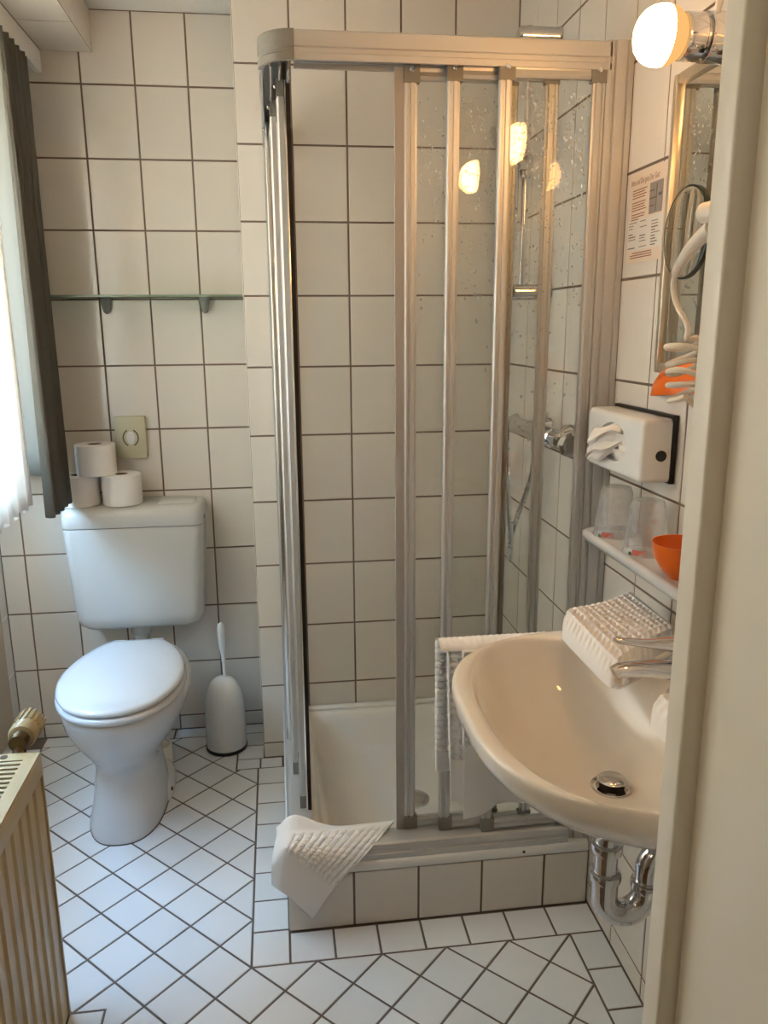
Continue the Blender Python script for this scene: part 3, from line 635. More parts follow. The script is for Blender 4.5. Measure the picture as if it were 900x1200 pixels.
obj('magnetic_seal', MB().box(0.5716, 0.5800, -0.858, -0.840, PZ0-0.006, PZ1-0.004), M['black'], pb)
obj('end_cap', MB().rbox(0.528, 0.5405, -0.512, -0.500, PZ0, PZ1-0.004, 0.002, 2), M['bright'], pa)

# ---------------------------------------------------------------- shower fittings on the right wall
sr = thing('shower_rail', 'chrome shower slide rail with hand shower on the right shower wall', 'shower rail', (1.20, -0.575, 1.46))
obj('rail', MB().lathe([(0.0095, 1.455), (0.0095, 2.075)], (1.165, -0.575, 0), n=16), M['chrome'], sr)
for zz in (2.055, 1.462):
    obj('wall_bracket', MB().lathe([(0.012, 1.135), (0.018, 1.139), (0.020, 1.145), (0.020, 1.232), (0.023, 1.2385)], (0, -0.575, zz), 'x', 20), M['chrome'], sr)
obj('slider', MB().lathe([(0.014, 1.735), (0.018, 1.74), (0.018, 1.785), (0.014, 1.79)], (1.165, -0.575, 0), n=18).rbox(1.125, 1.165, -0.600, -0.572, 1.750, 1.775, 0.006, 2), M['chrome'], sr)
hs = obj('hand_shower', MB().sweep([(1.135, -0.585, 1.64), (1.132, -0.587, 1.72), (1.128, -0.59, 1.79), (1.116, -0.592, 1.815)], [0.010, 0.013, 0.012, 0.012], 14), M['chrome'], sr)
hm = MB().lathe([(0.012, 0.0), (0.022, -0.008), (0.036, -0.018), (0.037, -0.027), (0.034, -0.030)], (0, 0, 0), 'z', 24).xf(Matrix.Translation((1.112, -0.592, 1.828)) @ Matrix.Rotation(math.radians(60), 4, 'Y'))
obj('spray_head', hm, M['chrome'], hs)

mx = thing('shower_mixer', 'chrome two-handle shower mixer on the right shower wall', 'shower mixer', (1.20, -0.70, 1.11))
MX, MZ = 1.192, 1.112
obj('body', MB().lathe([(0.014, -0.84), (0.021, -0.835), (0.021, -0.79), (0.025, -0.785), (0.025, -0.60), (0.021, -0.595), (0.021, -0.545), (0.014, -0.54)], (MX, 0, MZ), 'y', 24), M['chrome'], mx)
for yy in (-0.77, -0.62): obj('escutcheon', MB().lathe([(0.016, MX), (0.018, 1.21), (0.030, 1.228), (0.032, 1.2385)], (0, yy, MZ), 'x', 24), M['chrome'], mx)
for s, y0 in ((-1, -0.84), (1, -0.54)):
    hn = MB().lathe([(0.013, 0), (0.015, s*0.010), (0.020, s*0.026), (0.029, s*0.050), (0.030, s*0.058), (0.022, s*0.064), (0.0, s*0.065)], (MX, y0, MZ), 'y', 8)
    obj('handle', hn, M['chrome'], mx, ang=20)
obj('diverter_knob', MB().lathe([(0.010, 0.022), (0.012, 0.035), (0.020, 0.048), (0.021, 0.055), (0.0, 0.060)], (MX-0.004, -0.70, MZ), 'z', 8), M['chrome'], mx, ang=20)
obj('outlet', MB().lathe([(0.010, -0.050), (0.013, -0.048), (0.013, -0.018)], (MX, -0.655, MZ), 'z', 16), M['chrome'], mx)
hp = catmull([(MX, -0.655, 1.064), (1.185, -0.64, 0.98), (1.165, -0.585, 0.85), (1.150, -0.59, 0.775), (1.140, -0.63, 0.775), (1.130, -0.66, 0.84), (1.118, -0.64, 1.05), (1.125, -0.60, 1.35), (1.132, -0.59, 1.55), (1.135, -0.585, 1.645)], 16)
obj('shower_hose', MB().sweep(hp, [0.0075+0.0009*(i % 2) for i in range(len(hp))], 10), M['chrome'], mx, ang=10)

# ---------------------------------------------------------------- tissue box
tx = thing('tissue_dispenser', 'white wall-mounted tissue dispenser with a tissue pulled out', 'tissue dispenser', (1.205, -1.165, 1.10))
TX0, TY0, TY1, TZ0, TZ1 = 1.172, -1.290, -1.040, 1.098, 1.214
obj('back_plate', MB().box(1.229, 1.2385, TY0-0.001, TY1, TZ0-0.002, TZ1+0.006), M['black'], tx)
# cover with an oval opening in its front
cov = MB(); N = 40; hy, hz, ry, rz = -1.166, 1.158, 0.064, 0.037
oval = [(TX0, hy+ry*math.cos(2*PI*j/N), hz+rz*math.sin(2*PI*j/N)) for j in range(N)]
def sq(x, d, r):
    ring = []
    for j in range(N):
        c, s = math.cos(2*PI*j/N), math.sin(2*PI*j/N)
        yc, zc = (TY0+TY1)/2, (TZ0+TZ1)/2; hw, hh_ = (TY1-TY0)/2-d, (TZ1-TZ0)/2-d
        n_ = 2/r; cc_ = math.copysign(abs(c)**n_, c); ss = math.copysign(abs(s)**n_, s); k = max(abs(cc_), abs(ss)) if r > 50 else 1
        ring.append((x, yc+hw*cc_/k, zc+hh_*ss/k))
    return ring
def rr2(x, d, r, seg=9):
    y0, y1, z0, z1 = TY0+d, TY1-d, TZ0+d, TZ1-d; ring = []
    for cy_, cz_, a0 in ((y1-r, z1-r, 0), (y0+r, z1-r, PI/2), (y0+r, z0+r, PI), (y1-r, z0+r, 1.5*PI)):
        for k in range(seg+1):
            a_ = a0+PI/2*k/seg; ring.append((x, cy_+r*math.cos(a_), cz_+r*math.sin(a_)))
    return ring
oval_in = [(TX0+0.012, hy+ry*0.97*math.cos(2*PI*j/N), hz+rz*0.97*math.sin(2*PI*j/N)) for j in range(N)]
cov.rings([rr2(1.2285, 0, 0.010), rr2(TX0+0.010, 0, 0.010), rr2(TX0+0.004, 0.0015, 0.010), rr2(TX0+0.001, 0.005, 0.010), rr2(TX0, 0.010, 0.010), oval, oval_in], False, False)
obj('cover', cov, M['plastic'], tx, ang=40)
obj('lock_button', MB().lathe([(0.010, TY0-0.0025), (0.010, TY0+0.001)], (1.210, 0, 1.148), 'y', 24), M['black'], tx)
rnd = random.Random(4)
def tiss(u, v):
    a = 2*PI*u; R = 0.98*(1-0.55*v); wob = 0.007*math.sin(5*a+3*v)+0.004*math.sin(9*a)
    x = TX0+0.010-0.003*math.cos(3*a) - 0.012*v; return (x, hy+(R*ry*0.97+wob*v)*math.cos(a), hz+(R*rz*0.97+wob*0.5*v)*math.sin(a))
obj('tissue_stack', MB().grid(tiss, 48, 5), M['paper'], tx, ang=180)
def tail(u, v):
    q = u-0.5; hgt = 0.046+0.020*math.sin(PI*min(v*1.1, 1))
    cr_ = 0.0065*math.sin(13*u+1.0)*(1-0.25*v)+0.003*math.sin(29*u+4*v)
    x = TX0+0.008-0.030*v-0.012*math.sin(PI*v)+cr_*0.8
    y = hy-0.034+0.100*v+cr_+0.004*math.sin(7*v+3*u)
    z = hz+0.010-0.018*v-0.012*v*v+q*hgt+0.004*math.sin(9*v+7*u)-0.008*abs(q)*v
    return (x, y, z)
obj('tissue_sheet', MB().rings([[(TX0+d, hy+0.96*ry*math.cos(2*PI*k/24), hz+0.96*rz*math.sin(2*PI*k/24)) for k in range(24)] for d in (0.0115, 0.0125)]), M['paper'], tx)
solid(obj('tissue', MB().grid(tail, 24, 14), M['paper'], tx, ang=50), 0.0012)

# ---------------------------------------------------------------- ceramic shelf with tumblers and bowl
sh = thing('ceramic_shelf', 'white ceramic shelf on the wall over the washbasin', 'shelf', (1.19, -1.35, 0.96))
def shelf_ring(ins, z):
    x0, x1, y0, y1, r = 1.141+ins, 1.239, -1.66+ins, -1.093-ins, 0.028
    pts = []
    for cx_, cy_, a0, rr_ in ((x1-0.001, y1-0.001, 0, 0.001), (x0+r, y1-r, PI/2, r), (x0+r, y0+r, PI, r), (x1-0.001, y0+0.001, 1.5*PI, 0.001)):
        for k in range(7):
            a_ = a0+PI/2*k/6; pts.append((cx_+rr_*math.cos(a_), cy_+rr_*math.sin(a_), z))
    return pts
obj('plate', MB().rings([shelf_ring(0.034, 0.936), shelf_ring(0.014, 0.943), shelf_ring(0.004, 0.953), shelf_ring(0.0, 0.962), shelf_ring(0.0015, 0.969), shelf_ring(0.006, 0.9715), shelf_ring(0.012, 0.970)]), M['ceramic'], sh, ang=60)
def cup(x, y, z, label):
    t = thing('tumbler', label, 'cup', (x, y, z), 'wrapped tumblers on the ceramic shelf')
    obj('cup_wall', MB().lathe([(0.0345, 0.002), (0.0275, 0.092), (0.024, 0.0945), (0.0, 0.0945)], (x, y, z), 'z', 28, False, False), M['tumbler'], t, ang=40)
    rnd = random.Random(int(-y*1000)); rs = []
    for i, (r, h) in enumerate([(0.041, 0.0005), (0.0385, 0.012), (0.037, 0.03), (0.034, 0.06), (0.031, 0.088), (0.026, 0.099), (0.012, 0.102), (0.002, 0.1015)]):
        rs.append([(x+(r*(1+0.05*rnd.uniform(-1, 1)))*math.cos(2*PI*j/26), y+(r*(1+0.05*rnd.uniform(-1, 1)))*math.sin(2*PI*j/26), z+h) for j in range(26)])
    obj('wrapping_film', MB().rings(rs, False, True), M['film'], t, ang=12)
    obj('printed_flower', MB().rings([[(x-0.0385*math.cos(a_)-0.002, y-0.0385*math.sin(a_), z+h) for a_ in [0.55+0.65*k/8 for k in range(9)]] for h in (0.003, 0.013)], False, False, True, False), M['red'], t)
    obj('printed_leaf', MB().rings([[(x-0.0387*math.cos(a_)-0.002, y-0.0387*math.sin(a_), z+h) for a_ in [0.36+0.16*k/4 for k in range(5)]] for h in (0.002, 0.008)], False, False, True, False), M['green'], t)
    return t
k1 = cup(1.186, -1.168, 0.9705, 'film-wrapped clear tumbler at the far end of the ceramic shelf')
dup(k1, (0.004, -0.128, 0), 'film-wrapped clear tumbler standing next to the orange bowl')
ob = thing('orange_bowl', 'orange plastic bowl on the ceramic shelf by the door frame', 'bowl', (1.184, -1.445, 0.9705))
obj('bowl', MB().lathe([(0.0, 0.001), (0.022, 0.0), (0.024, 0.003), (0.036, 0.014), (0.047, 0.034), (0.0515, 0.056), (0.0525, 0.060), (0.0505, 0.060), (0.045, 0.035), (0.034, 0.017), (0.020, 0.006), (0.0, 0.005)], (1.184, -1.445, 0.9705), 'z', 36, False, False), M['orange'], ob, ang=50)

# ---------------------------------------------------------------- mirror and lamp
mi = thing('wall_mirror', 'framed rectangular wall mirror over the washbasin', 'mirror', (1.23, -1.5, 1.5))
MY0, MY1, MZ0, MZ1 = -1.815, -1.212, 1.292, 1.790
obj('glass', MB().box(1.2305, 1.2385, MY0+0.01, MY1-0.01, MZ0+0.01, MZ1-0.01), M['mirror'], mi)
for y0, y1, z0, z1 in ((MY1-0.014, MY1, MZ0, MZ1), (MY0, MY0+0.018, MZ0, MZ1), (MY0+0.018, MY1-0.018, MZ0, MZ0+0.018), (MY0+0.018, MY1-0.018, MZ1-0.018, MZ1)):
    obj('frame_bar', MB().rbox(1.222, 1.2385, y0, y1, z0, z1, 0.003, 2), M['mframe'], mi)
lp = thing('mirror_lamp', 'lit globe lamp on a chrome holder above the mirror', 'lamp', (1.2, -1.355, 1.803))
LYY, LZ = -1.352, 1.8035
ch = obj('holder', MB().lathe([(0.024, 1.1600), (0.0325, 1.1603), (0.0335, 1.163), (0.0335, 1.188), (0.032, 1.1895), (0.028, 1.190), (0.028, 1.195), (0.0345, 1.196), (0.0355, 1.199), (0.0355, 1.2385)], (0, LYY, LZ), 'x', 40), M['chrome'], lp, ang=30)
def globe(prof, nm, m): obj(nm, MB().lathe([(r*0.815, x) for r, x in prof], (0, LYY, LZ), 'x', 40, False, False), m, lp, ang=60)
globe([(0.0, 1.0895), (0.012, 1.090), (0.024, 1.0920), (0.034, 1.096), (0.043, 1.103), (0.0485, 1.111), (0.0512, 1.119), (0.0518, 1.127), (0.0515, 1.132)], 'bulb', M['bulb'])
globe([(0.0515, 1.132), (0.0505, 1.139), (0.047, 1.147), (0.041, 1.154), (0.033, 1.159), (0.022, 1.162)], 'bulb_collar', M['bulb2'])
dup(lp, (0, -0.400, 0), 'second lit globe lamp at the door frame end of the mirror')
tag(obj('lamp_cable', MB().sweep([(1.236, -1.315, 1.856), (1.2355, -1.322, 1.872), (1.236, -1.352, 1.930), (1.236, -1.40, 2.02)], (0.006, 0.003), 8), M['plastic']), 'thin white cable running up the tiles from the mirror lamp', 'cable')

# ---------------------------------------------------------------- notice
NY0, NY1, NZ0, NZ1, NX = -1.1795, -1.028, 1.496, 1.664, 1.2390
nt_ = thing('notice', 'peach printed notice sheet taped on the tiles by the mirror', 'notice', (NX, -1.10, 1.58))
def nq(u0, u1, v0, v1, d): # u left to right, v top to bottom (fractions)
    ya, yb = NY1+(NY0-NY1)*u0, NY1+(NY0-NY1)*u1; za, zb = NZ1+(NZ0-NZ1)*v0, NZ1+(NZ0-NZ1)*v1
    return MB().box(NX-d, NX-d+0.00015, min(ya, yb), max(ya, yb), min(za, zb), max(za, zb))
obj('sheet', MB().box(NX, NX+0.0006, NY0, NY1, NZ0, NZ1), M['notice'], nt_)
obj('middle_field', nq(0.02, 0.98, 0.52, 0.86, 0.0002), M['notice_mid'], nt_)
def text(body, size, u, v, m, nm, xs_=1.0):
    cu = bpy.data.curves.new(nm, 'FONT'); cu.body = body; cu.size = size; cu.materials.append(m); cu.resolution_u = 2
    o = bpy.data.objects.new(nm, cu); COL.objects.link(o); o.parent = nt_
    Rm = Matrix(((0, 0, -1), (-1, 0, 0), (0, 1, 0)))      # reading direction -y, up z, facing -x
    p = Vector((NX-0.0006, NY1+(NY0-NY1)*u, NZ1+(NZ0-NZ1)*v))
    me = bpy.data.meshes.new_from_object(o.evaluated_get(bpy.context.evaluated_depsgraph_get())); bpy.data.objects.remove(o)
    o = bpy.data.objects.new(nm, me); COL.objects.link(o); o.parent = nt_
    o.matrix_basis = Matrix.Translation(p-Vector(nt_.location)) @ Rm.to_4x4() @ Matrix.Diagonal((xs_, 1, 1, 1))
    return o
text('Bitte und Die ganz Der Gast', 0.0150, 0.04, 0.135, M['ink'], 'title', 0.68)
bars = MB()
def bar(u0, u1, v, h=0.010, mb=None):
    q = nq(u0, u1, v, v+h, 0.0005); (mb or bars).add(q.v, q.f)
rnd = random.Random(2)
for blk in ((0.19, 4), (0.325, 4), (0.455, 3)):
    for k in range(blk[1]): bar(0.09+0.01*rnd.random(), rnd.uniform(0.44, 0.50) if not (blk[1] == 3 and k == 2) else 0.30, blk[0]+0.028*k)
for k in range(3): bar(0.18+0.02*k if k < 1 else 0.12, 0.72+0.03*rnd.random(), 0.885+0.026*k)
obj('text_lines', bars, M['ink'], nt_)['kind'] = 'stuff'
b2 = MB()
for cu, w_ in ((0.04, 0.24), (0.36, 0.22), (0.68, 0.24)):
    for k in range(10):
        if rnd.random() < 0.8: bar(cu, cu+w_*rnd.uniform(0.4, 1.0), 0.545+0.031*k, 0.008 if rnd.random() < 0.6 else 0.012, b2)
obj('price_lines', b2, M['ink2'], nt_)['kind'] = 'stuff'
ph = obj('printed_picture', nq(0.58, 0.93, 0.17, 0.50, 0.0004), M['photo'], nt_)
pm_ = MB()
for u0, u1, v, h in ((0.58, 0.70, 0.25, 0.012), (0.58, 0.76, 0.33, 0.012), (0.60, 0.72, 0.41, 0.010), (0.82, 0.90, 0.30, 0.03), (0.76, 0.775, 0.20, 0.28)):
    q = nq(u0, u1, v, v+h, 0.0006); pm_.add(q.v, q.f)
obj('picture_lines', pm_, M['photo2'], nt_)['kind'] = 'stuff'

# ---------------------------------------------------------------- hair dryer cord, cosmetic mirror, orange holder
cm = thing('shaving_mirror', 'small round swing mirror in front of the wall mirror', 'mirror', (1.15, -1.432, 1.512))
obj('glass', MB().lathe([(0.0, 1.1478), (0.058, 1.1478), (0.0645, 1.1490)], (0, -1.432, 1.512), 'x', 44, False, False), M['mirror'], cm, ang=30)
obj('rim', MB().lathe([(0.0645, 1.1488), (0.0675, 1.1495), (0.0675, 1.1560), (0.060, 1.160), (0.0, 1.162)], (0, -1.432, 1.512), 'x', 44, False, False), M['dkgreen'], cm, ang=30)
obj('arm', MB().sweep(catmull([(1.160, -1.432, 1.512), (1.178, -1.47, 1.512), (1.19, -1.53, 1.512), (1.2285, -1.60, 1.512)], 6), 0.006, 10), M['chrome'], cm)
hdq = thing('hair_dryer', 'white hair dryer handset with a coiled cord beside the mirror', 'hair dryer', (1.19, -1.62, 1.45))
obj('handset', MB().sweep(catmull([(1.098, -1.575, 1.520), (1.110, -1.62, 1.518), (1.125, -1.67, 1.512), (1.135, -1.73, 1.50)], 6), [0.013+0.0006*i for i in range(19)], 18), M['tube'], hdq)
obj('cradle', MB().rbox(1.12, 1.2215, -1.76, -1.66, 1.36, 1.52, 0.012, 3), M['plastic'], hdq)
obj('strain_relief', MB().sweep(catmull([(1.105, -1.590, 1.500), (1.105, -1.568, 1.494), (1.106, -1.535, 1.480), (1.108, -1.505, 1.461), (1.1095, -1.490, 1.449)], 6), [0.0115-0.0002*i for i in range(25)], 14), M['tube'], hdq)
cp = [(1.1095, -1.490, 1.449), (1.111, -1.483, 1.435), (1.1125, -1.485, 1.418), (1.1135, -1.498, 1.400), (1.1145, -1.516, 1.385), (1.115, -1.528, 1.370), (1.115, -1.526, 1.356)]
for k in range(1, 5*14):
    a_ = 2*PI*k/14; t = k/70.0; sw = math.sin(a_*0.37+0.6)
    cp.append((1.118+0.020*math.sin(a_), -1.506-0.022*t+(0.025+0.003*sw)*(-math.cos(a_)), 1.356-0.086*t+0.0075*math.cos(a_+0.8*sw)))
cp += [(1.13, -1.535, 1.263), (1.15, -1.55, 1.25), (1.19, -1.60, 1.27), (1.20, -1.66, 1.34), (1.19, -1.70, 1.365)]
obj('coiled_cord', MB().sweep(catmull(cp, 3), 0.0042, 8), M['tube'], hdq)
od = thing('orange_holder', 'orange plastic wall holder behind the coiled cord', 'holder', (1.20, -1.305, 1.28))
def dome(u, v):
    a_ = PI*u; t = v*PI/2
    return (1.2375-0.040*math.cos(t)*math.sin(a_)*1.0, -1.305-0.098*math.cos(a_)*math.cos(t)*1.0, 1.262+0.055*math.sin(t)-0.010*math.cos(a_)*math.cos(t)*-1.0)
obj('shell', MB().grid(dome, 30, 10), M['orange'], od, ang=60)
obj('tray', MB().rings([[(1.2375-0.040*math.sin(PI*u/24), -1.305-0.098*math.cos(PI*u/24), 1.262+0.010*math.cos(PI*u/24)-d) for u in range(25)] for d in (0.0, 0.004)]), M['orange'], od, ang=30)

# ---------------------------------------------------------------- washbasin
SYC, SZ = -1.612, 0.842
bs = thing('washbasin', 'ivory oval washbasin mounted on the right wall', 'washbasin', (1.05, SYC, 0.64))
XW = 1.2385
def out_in(p, sx=0.462, sy_=0.298): dx, dy = (XW-p[0])/sx, (p[1]-SYC)/sy_; return p[0] <= XW and abs(dx)**3+abs(dy)**3 <= 1
def in_in(p): dx, dy = (p[0]-0.966)/0.158, (p[1]-SYC)/0.257; return abs(dx)**2.3+abs(dy)**2.3 <= 1
C0 = (0.985, SYC); NN = 120
def radial(test):
    R = []
    for j in range(NN):
        a_ = 2*PI*j/NN; lo, hi = 0.0, 0.8
        for _ in range(40):
            m_ = (lo+hi)/2
            if test((C0[0]+m_*math.cos(a_), C0[1]+m_*math.sin(a_))): lo = m_
            else: hi = m_
        R.append(lo)
    return R
RO, RI = radial(out_in), radial(in_in); DR = (1.000, -1.625)
def ring_in(k, z):                          # blends from the drain (k=0) to the inner rim (k=1)
    r = []
    for j in range(NN):
        a_ = 2*PI*j/NN; x1, y1 = C0[0]+RI[j]*math.cos(a_), C0[1]+RI[j]*math.sin(a_)
        x0, y0 = DR[0]+0.024*math.cos(a_), DR[1]+0.024*math.sin(a_); r.append((x0+(x1-x0)*k, y0+(y1-y0)*k, z))
    return r
def ring_mid(k, z): return [(C0[0]+(RI[j]+(RO[j]-RI[j])*k)*math.cos(2*PI*j/NN), C0[1]+(RI[j]+(RO[j]-RI[j])*k)*math.sin(2*PI*j/NN), z) for j in range(NN)]
def ring_out(s, z, sy_=None):
    sy_ = s if sy_ is None else sy_
    return [(XW-(XW-(C0[0]+RO[j]*math.cos(2*PI*j/NN)))*s, SYC+(RO[j]*math.sin(2*PI*j/NN))*sy_, z) for j in range(NN)]
rs = [ring_in(0, 0.712), ring_in(0.10, 0.7125), ring_in(0.28, 0.717), ring_in(0.50, 0.729), ring_in(0.68, 0.746), ring_in(0.82, 0.769), ring_in(0.92, 0.797), ring_in(0.975, 0.822), ring_in(1.0, 0.834),
      ring_mid(0.12, 0.839), ring_mid(0.35, 0.841), ring_mid(0.75, 0.843), ring_mid(0.92, 0.841), ring_mid(0.985, 0.836), ring_mid(1.0, 0.828),
      ring_out(0.997, 0.818), ring_out(0.978, 0.803, 0.97), ring_out(0.935, 0.783, 0.915), ring_out(0.875, 0.760, 0.84), ring_out(0.79, 0.736, 0.74), ring_out(0.69, 0.714, 0.61), ring_out(0.57, 0.697, 0.44), ring_out(0.44, 0.687, 0.27), ring_out(0.34, 0.684, 0.14)]
obj('basin', MB().rings(rs, False, True), M['sinkc'], bs, ang=60)
obj('drain_ring', MB().lathe([(0.020, 0.7095), (0.0285, 0.7135), (0.0305, 0.7145), (0.0305, 0.7120)], (DR[0], DR[1], 0), n=32, cap0=True, cap1=False), M['chrome'], bs)
obj('drain_throat', MB().lathe([(0.0185, 0.7142), (0.0, 0.7142)], (DR[0], DR[1], 0), n=24, cap0=False, cap1=False), M['dark'], bs)
obj('drain_plug', MB().lathe([(0.006, 0.712), (0.006, 0.722), (0.0205, 0.7235), (0.0215, 0.7255), (0.019, 0.7275), (0.0, 0.7285)], (DR[0], DR[1], 0), n=28), M['chrome'], bs, ang=40)
ft = thing('basin_tap', 'chrome single-lever tap at the back of the washbasin', 'tap', (1.12, -1.615, 0.84))
TY = -1.612
obj('body', MB().lathe([(0.027, 0.8425), (0.0275, 0.847), (0.024, 0.853), (0.023, 0.895), (0.0235, 0.905), (0.021, 0.915)], (1.112, TY, 0), n=28), M['chrome'], ft, ang=40)
obj('spout', MB().sweep([(1.112, TY, 0.880), (1.085, TY, 0.888), (1.055, TY, 0.892), (1.025, TY, 0.893), (1.006, TY, 0.892), (0.998, TY, 0.8885)], [(0.019, 0.018), (0.0175, 0.015), (0.0155, 0.012), (0.0145, 0.0105), (0.0145, 0.0105), (0.0125, 0.010)], 20), M['chrome'], ft, ang=40)
obj('aerator', MB().lathe([(0.009, 0.8735), (0.010, 0.8745), (0.010, 0.886)], (1.010, TY, 0), n=20), M['chrome'], ft)
lv = obj('lever', MB().sweep([(1.130, TY, 0.922), (1.108, TY, 0.926), (1.080, TY, 0.928), (1.045, TY, 0.931), (1.015, TY, 0.936), (1.000, TY, 0.939), (0.996, TY, 0.940)], [(0.018, 0.012), (0.022, 0.015), (0.015, 0.010), (0.010, 0.006), (0.009, 0.0048), (0.0085, 0.0045), (0.005, 0.003)], 18), M['chrome'], ft, ang=40)
tp = thing('drain_trap', 'chrome bottle-neck drain trap under the washbasin', 'drain trap', (1.04, DR[1], 0.49))
TXX, TYY, RB = DR[0], DR[1]+0.002, 0.034
obj('down_pipe', MB().lathe([(0.0180, 0.553), (0.0180, 0.690)], (TXX, TYY, 0), n=24), M['chrome'], tp)
ub = [(TXX, TYY, 0.56)]+[(TXX+RB-RB*math.cos(PI*k/16), TYY, 0.526-RB*math.sin(PI*k/16)) for k in range(17)]+[(TXX+2*RB, TYY, 0.548)]
obj('u_bend', MB().sweep(ub, 0.0205, 22), M['chrome'], tp, ang=60)
eb = [(TXX+2*RB, TYY, 0.540), (TXX+2*RB, TYY, 0.565)]+[(TXX+2*RB+0.03-0.03*math.cos(PI/2*k/8), TYY, 0.565+0.03*math.sin(PI/2*k/8)) for k in range(1, 9)]+[(XR-0.006, TYY, 0.595)]
obj('wall_pipe', MB().sweep(eb, 0.0185, 22), M['chrome'], tp, ang=60)
for x_, z_ in ((TXX, 0.562), (TXX, 0.611), (TXX+2*RB, 0.538)):
    obj('union_nut', MB().lathe([(0.019, -0.008), (0.0235, -0.006), (0.0245, 0.0), (0.0235, 0.006), (0.019, 0.008)], (x_, TYY, z_), 'z', 26), M['chrome'], tp, ang=40)
obj('rosette', MB().lathe([(0.018, 1.226), (0.034, 1.232), (0.036, 1.2385)], (0, TYY, 0.595), 'x', 28), M['chrome'], tp)

# ---------------------------------------------------------------- towels
def waffle(u, v, nu, nv, d):
    return d*(0.5-0.5*max(abs(math.cos(PI*nu*u))**6, abs(math.cos(PI*nv*v))**6)*2)
def towel_pile(nm, A, B, C, Dp, z0, th, label, nu, nv, seg=(156, 180)):
    t = thing(nm, label, 'towel', ((A[0]+C[0])/2, (A[1]+C[1])/2, z0), 'folded waffle towels on the washbasin')
    A, B, C, Dp = Vector(A), Vector(B), Vector(C), Vector(Dp)
    def soft(u, v):
        a_, b_ = 2*u-1, 2*v-1; k = 1-0.10*abs(a_)**8*abs(b_)**8; return 0.5+0.5*a_*k, 0.5+0.5*b_*k
    def top(u, v):
        uu, vv = soft(u, v); p = A*(1-uu)*(1-vv)+B*uu*(1-vv)+C*uu*vv+Dp*(1-uu)*vv
        e = min(u, 1-u)*0.18; g = min(v, 1-v)*0.26; r = min(e, g); k = min(1.0, r/0.030); prof = math.sqrt(max(0, 1-(1-k)**2))
        z = z0+th*(0.12+0.88*prof)-waffle(u, v, nu, nv, 0.0095)*min(1, k+0.3)+0.004*math.sin(5*u+2)*math.sin(4*v+1)
        return (p.x, p.y, z)
    mb = MB().grid(top, seg[0], seg[1])
    def bot(u, v):
        uu, vv = soft(u, v); p = A*(1-uu)*(1-vv)+B*uu*(1-vv)+C*uu*vv+Dp*(1-uu)*vv; return (p.x, p.y, z0)
    nU, nV = seg; n0 = len(mb.v)
    border = [(i/nU, 0) for i in range(nU)]+[(1, j/nV) for j in range(nV)]+[(1-i/nU, 1) for i in range(nU)]+[(0, 1-j/nV) for j in range(nV)]
    mb.rings([[top(u, v) for u, v in border], [bot(u, v) for u, v in border]], False, True)
    obj('towel_cloth', mb, M['towel'], t, ang=80)
    for k in (0.35, 0.68):                  # the folded edge layers seen at the near end
        fb = MB()
        P = [bot(u/12, 1.0) for u in range(13)]
        fb.sweep([(p[0], p[1]-0.002, z0+th*k*0.55) for p in P], (0.006, 0.0045), 8); obj('folded_layer', fb, M['towel'], t)
    return t
towel_pile('folded_towel', (1.008, -1.352, 0), (1.190, -1.262, 0), (1.185, -1.465, 0), (1.010, -1.590, 0), 0.8445, 0.047, 'white waffle towel folded on the basin rim at the shower end', 13, 15)
towel_pile('folded_towel', (1.015, -1.675, 0), (1.185, -1.690, 0), (1.190, -1.880, 0), (1.020, -1.890, 0), 0.8445, 0.045, 'white waffle towel on the basin rim by the door frame', 12, 13, (96, 104))
tr_ = thing('towel_rail', 'chrome towel rail beside the washbasin under the hanging towel', 'towel rail', (1.02, -1.268, 0.79))
obj('bar', MB().sweep([(0.818, -1.268, 0.792), (1.2285, -1.268, 0.792)], 0.007, 12), M['chrome'], tr_)
obj('rosette', MB().lathe([(0.012, 1.226), (0.022, 1.230), (0.022, 1.2385)], (0, -1.268, 0.792), 'x', 22), M['chrome'], tr_)
hg = thing('hanging_towel', 'white waffle towel hanging between washbasin and shower', 'towel', (0.88, -1.268, 0.45))
def hang(x0, x1, yoff, ztop, zb0, zb1, seed, nu, nv, hem=0.84):
    def fn(u, v):
        x = x0+(x1-x0)*u+0.010*v*math.sin(3*u+seed); zb = zb0+(zb1-zb0)*u
        zz = ztop+(zb-ztop)*v; y = -1.268+yoff+0.006*math.sin(9*u+seed)*v+0.010*v*math.sin(2.2*u+seed*2)
        if v < hem: y += (-1 if yoff < 0 else 1)*(-waffle(u, v/hem, nu, nv, 0.0062))
        return (x, y, zz)
    return fn
def hang_part(nm, *a_):
    solid(obj(nm, MB().grid(hang(*a_), 70, 130), M['towel'], hg, ang=80), 0.006, 0)
hang_part('back_layer', 0.812, 1.02, 0.022, 0.800, 0.520, 0.50, 0.4, 12, 17)
hang_part('middle_layer', 0.826, 1.02, -0.016, 0.801, 0.484, 0.47, 1.7, 12, 14, 0.72)
hang_part('front_layer', 0.852, 1.02, -0.028, 0.799, 0.455, 0.50, 2.6, 10, 11, 0.56)
obj('fold', MB().grid(lambda u, v: (0.811+0.208*u, -1.268-0.024*math.cos(PI*v), 0.798+0.0150*math.sin(PI*v)-0.0012*abs(math.sin(18*PI*u))), 90, 10), M['towel'], hg, ang=80)
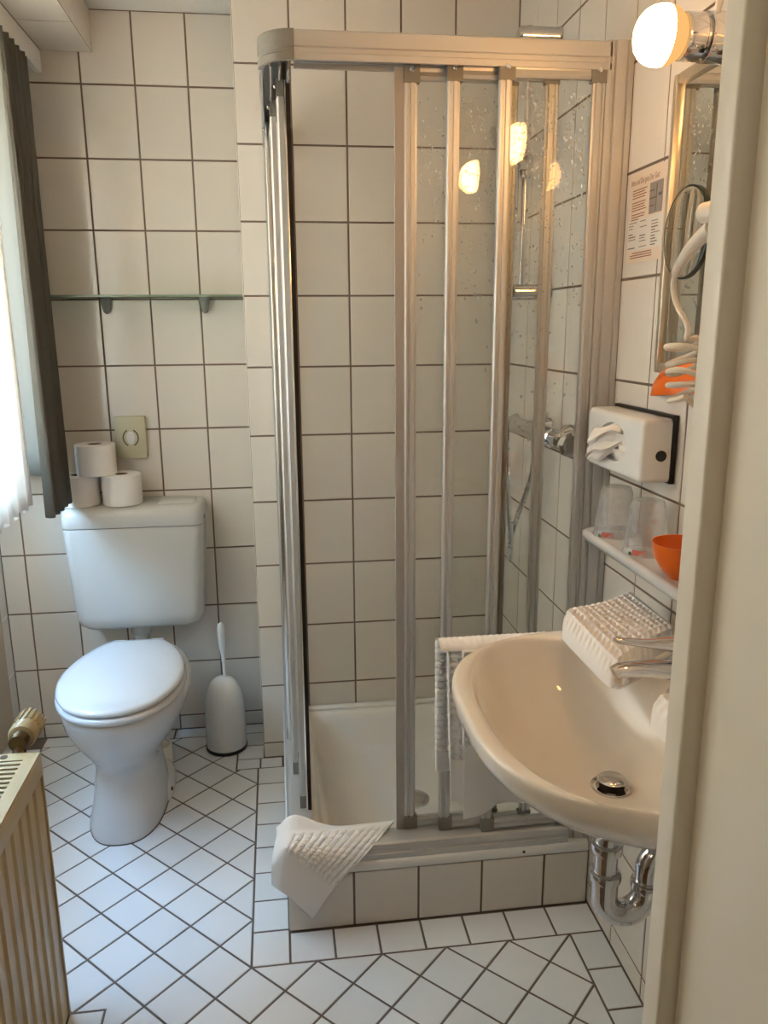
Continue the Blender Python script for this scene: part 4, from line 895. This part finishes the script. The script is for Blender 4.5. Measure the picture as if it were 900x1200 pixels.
# bath mat towel over the corner of the base
bt = thing('bath_mat', 'white bath mat draped over the corner of the shower base', 'bath mat', (0.56, -1.03, 0.06))
RW = [[(0.503, -0.940, 0.212), (0.528, -0.938, 0.224), (0.556, -0.938, 0.220), (0.616, -0.944, 0.211), (0.688, -0.945, 0.2095), (0.770, -0.945, 0.2095)],
      [(0.497, -0.955, 0.2306), (0.5258, -0.952, 0.2531), (0.5539, -0.950, 0.249), (0.6159, -0.950, 0.2164), (0.6876, -0.950, 0.2135), (0.7704, -0.949, 0.2125)],
      [(0.4988, -0.9866, 0.232), (0.5284, -0.9929, 0.240), (0.5878, -0.9862, 0.233), (0.6484, -0.9764, 0.226), (0.7103, -0.9665, 0.220), (0.7672, -0.9557, 0.2145)],
      [(0.4918, -1.030, 0.229), (0.5201, -1.040, 0.246), (0.5639, -1.040, 0.2325), (0.6063, -1.038, 0.218), (0.6511, -1.035, 0.204), (0.6905, -1.034, 0.190)],
      [(0.4845, -1.046, 0.200), (0.5119, -1.057, 0.236), (0.5414, -1.059, 0.2149), (0.5694, -1.058, 0.187), (0.5959, -1.053, 0.1558), (0.619, -1.048, 0.1261)],
      [(0.482, -1.046, 0.1494), (0.4951, -1.055, 0.1424), (0.5137, -1.058, 0.1271), (0.5322, -1.058, 0.1025), (0.5509, -1.056, 0.0783), (0.568, -1.052, 0.0547)]]
RW = [[Vector(p) for p in r] for r in RW]
def matpos(u, v): return crpt([crpt(r, u) for r in RW], v)
def matfn(u, v):
    p = matpos(u, v); e = 2e-3
    du = matpos(min(u+e, 1), v)-matpos(max(u-e, 0), v); dv = matpos(u, min(v+e, 1))-matpos(u, max(v-e, 0)); n = du.cross(dv)
    if n.length > 1e-12: n.normalize()
    if n.dot(Vector((0.0, -1.0, 0.7))) < 0: n = -n
    h = 0
    if 0.41 < v < 0.80 and u > 0.20:
        k = (u-0.20)/0.80; m_ = (v-0.41)/0.39; ed = min(1, min(m_, 1-m_)*14)*min(1, k*20)
        h = ed*(0.0048*abs(math.cos(PI*12*k))**0.7-0.0048-0.0020*abs(math.cos(PI*10*m_))**8)
    return p+n*h
solid(obj('cloth', MB().grid(matfn, 150, 140), M['towel'], bt, ang=80), 0.006, 0)
def matside(u, v):                          # the end that wraps round the left face
    a_ = crpt([Vector((0.497, -0.955, 0.2306)), Vector((0.4988, -0.9866, 0.232)), Vector((0.4918, -1.030, 0.229)), Vector((0.4845, -1.046, 0.200)), Vector((0.482, -1.046, 0.1494))], u)
    b_ = crpt([Vector((0.508, -0.935, 0.214)), Vector((0.505, -0.945, 0.20)), Vector((0.502, -0.96, 0.18)), Vector((0.499, -0.98, 0.16)), Vector((0.497, -1.00, 0.140))], u)
    return a_+(b_-a_)*v+Vector((-0.006*math.sin(PI*v), 0, 0.004*math.sin(PI*v)))
solid(obj('side_flap', MB().grid(matside, 30, 14), M['towel'], bt, ang=80), 0.007, 0)
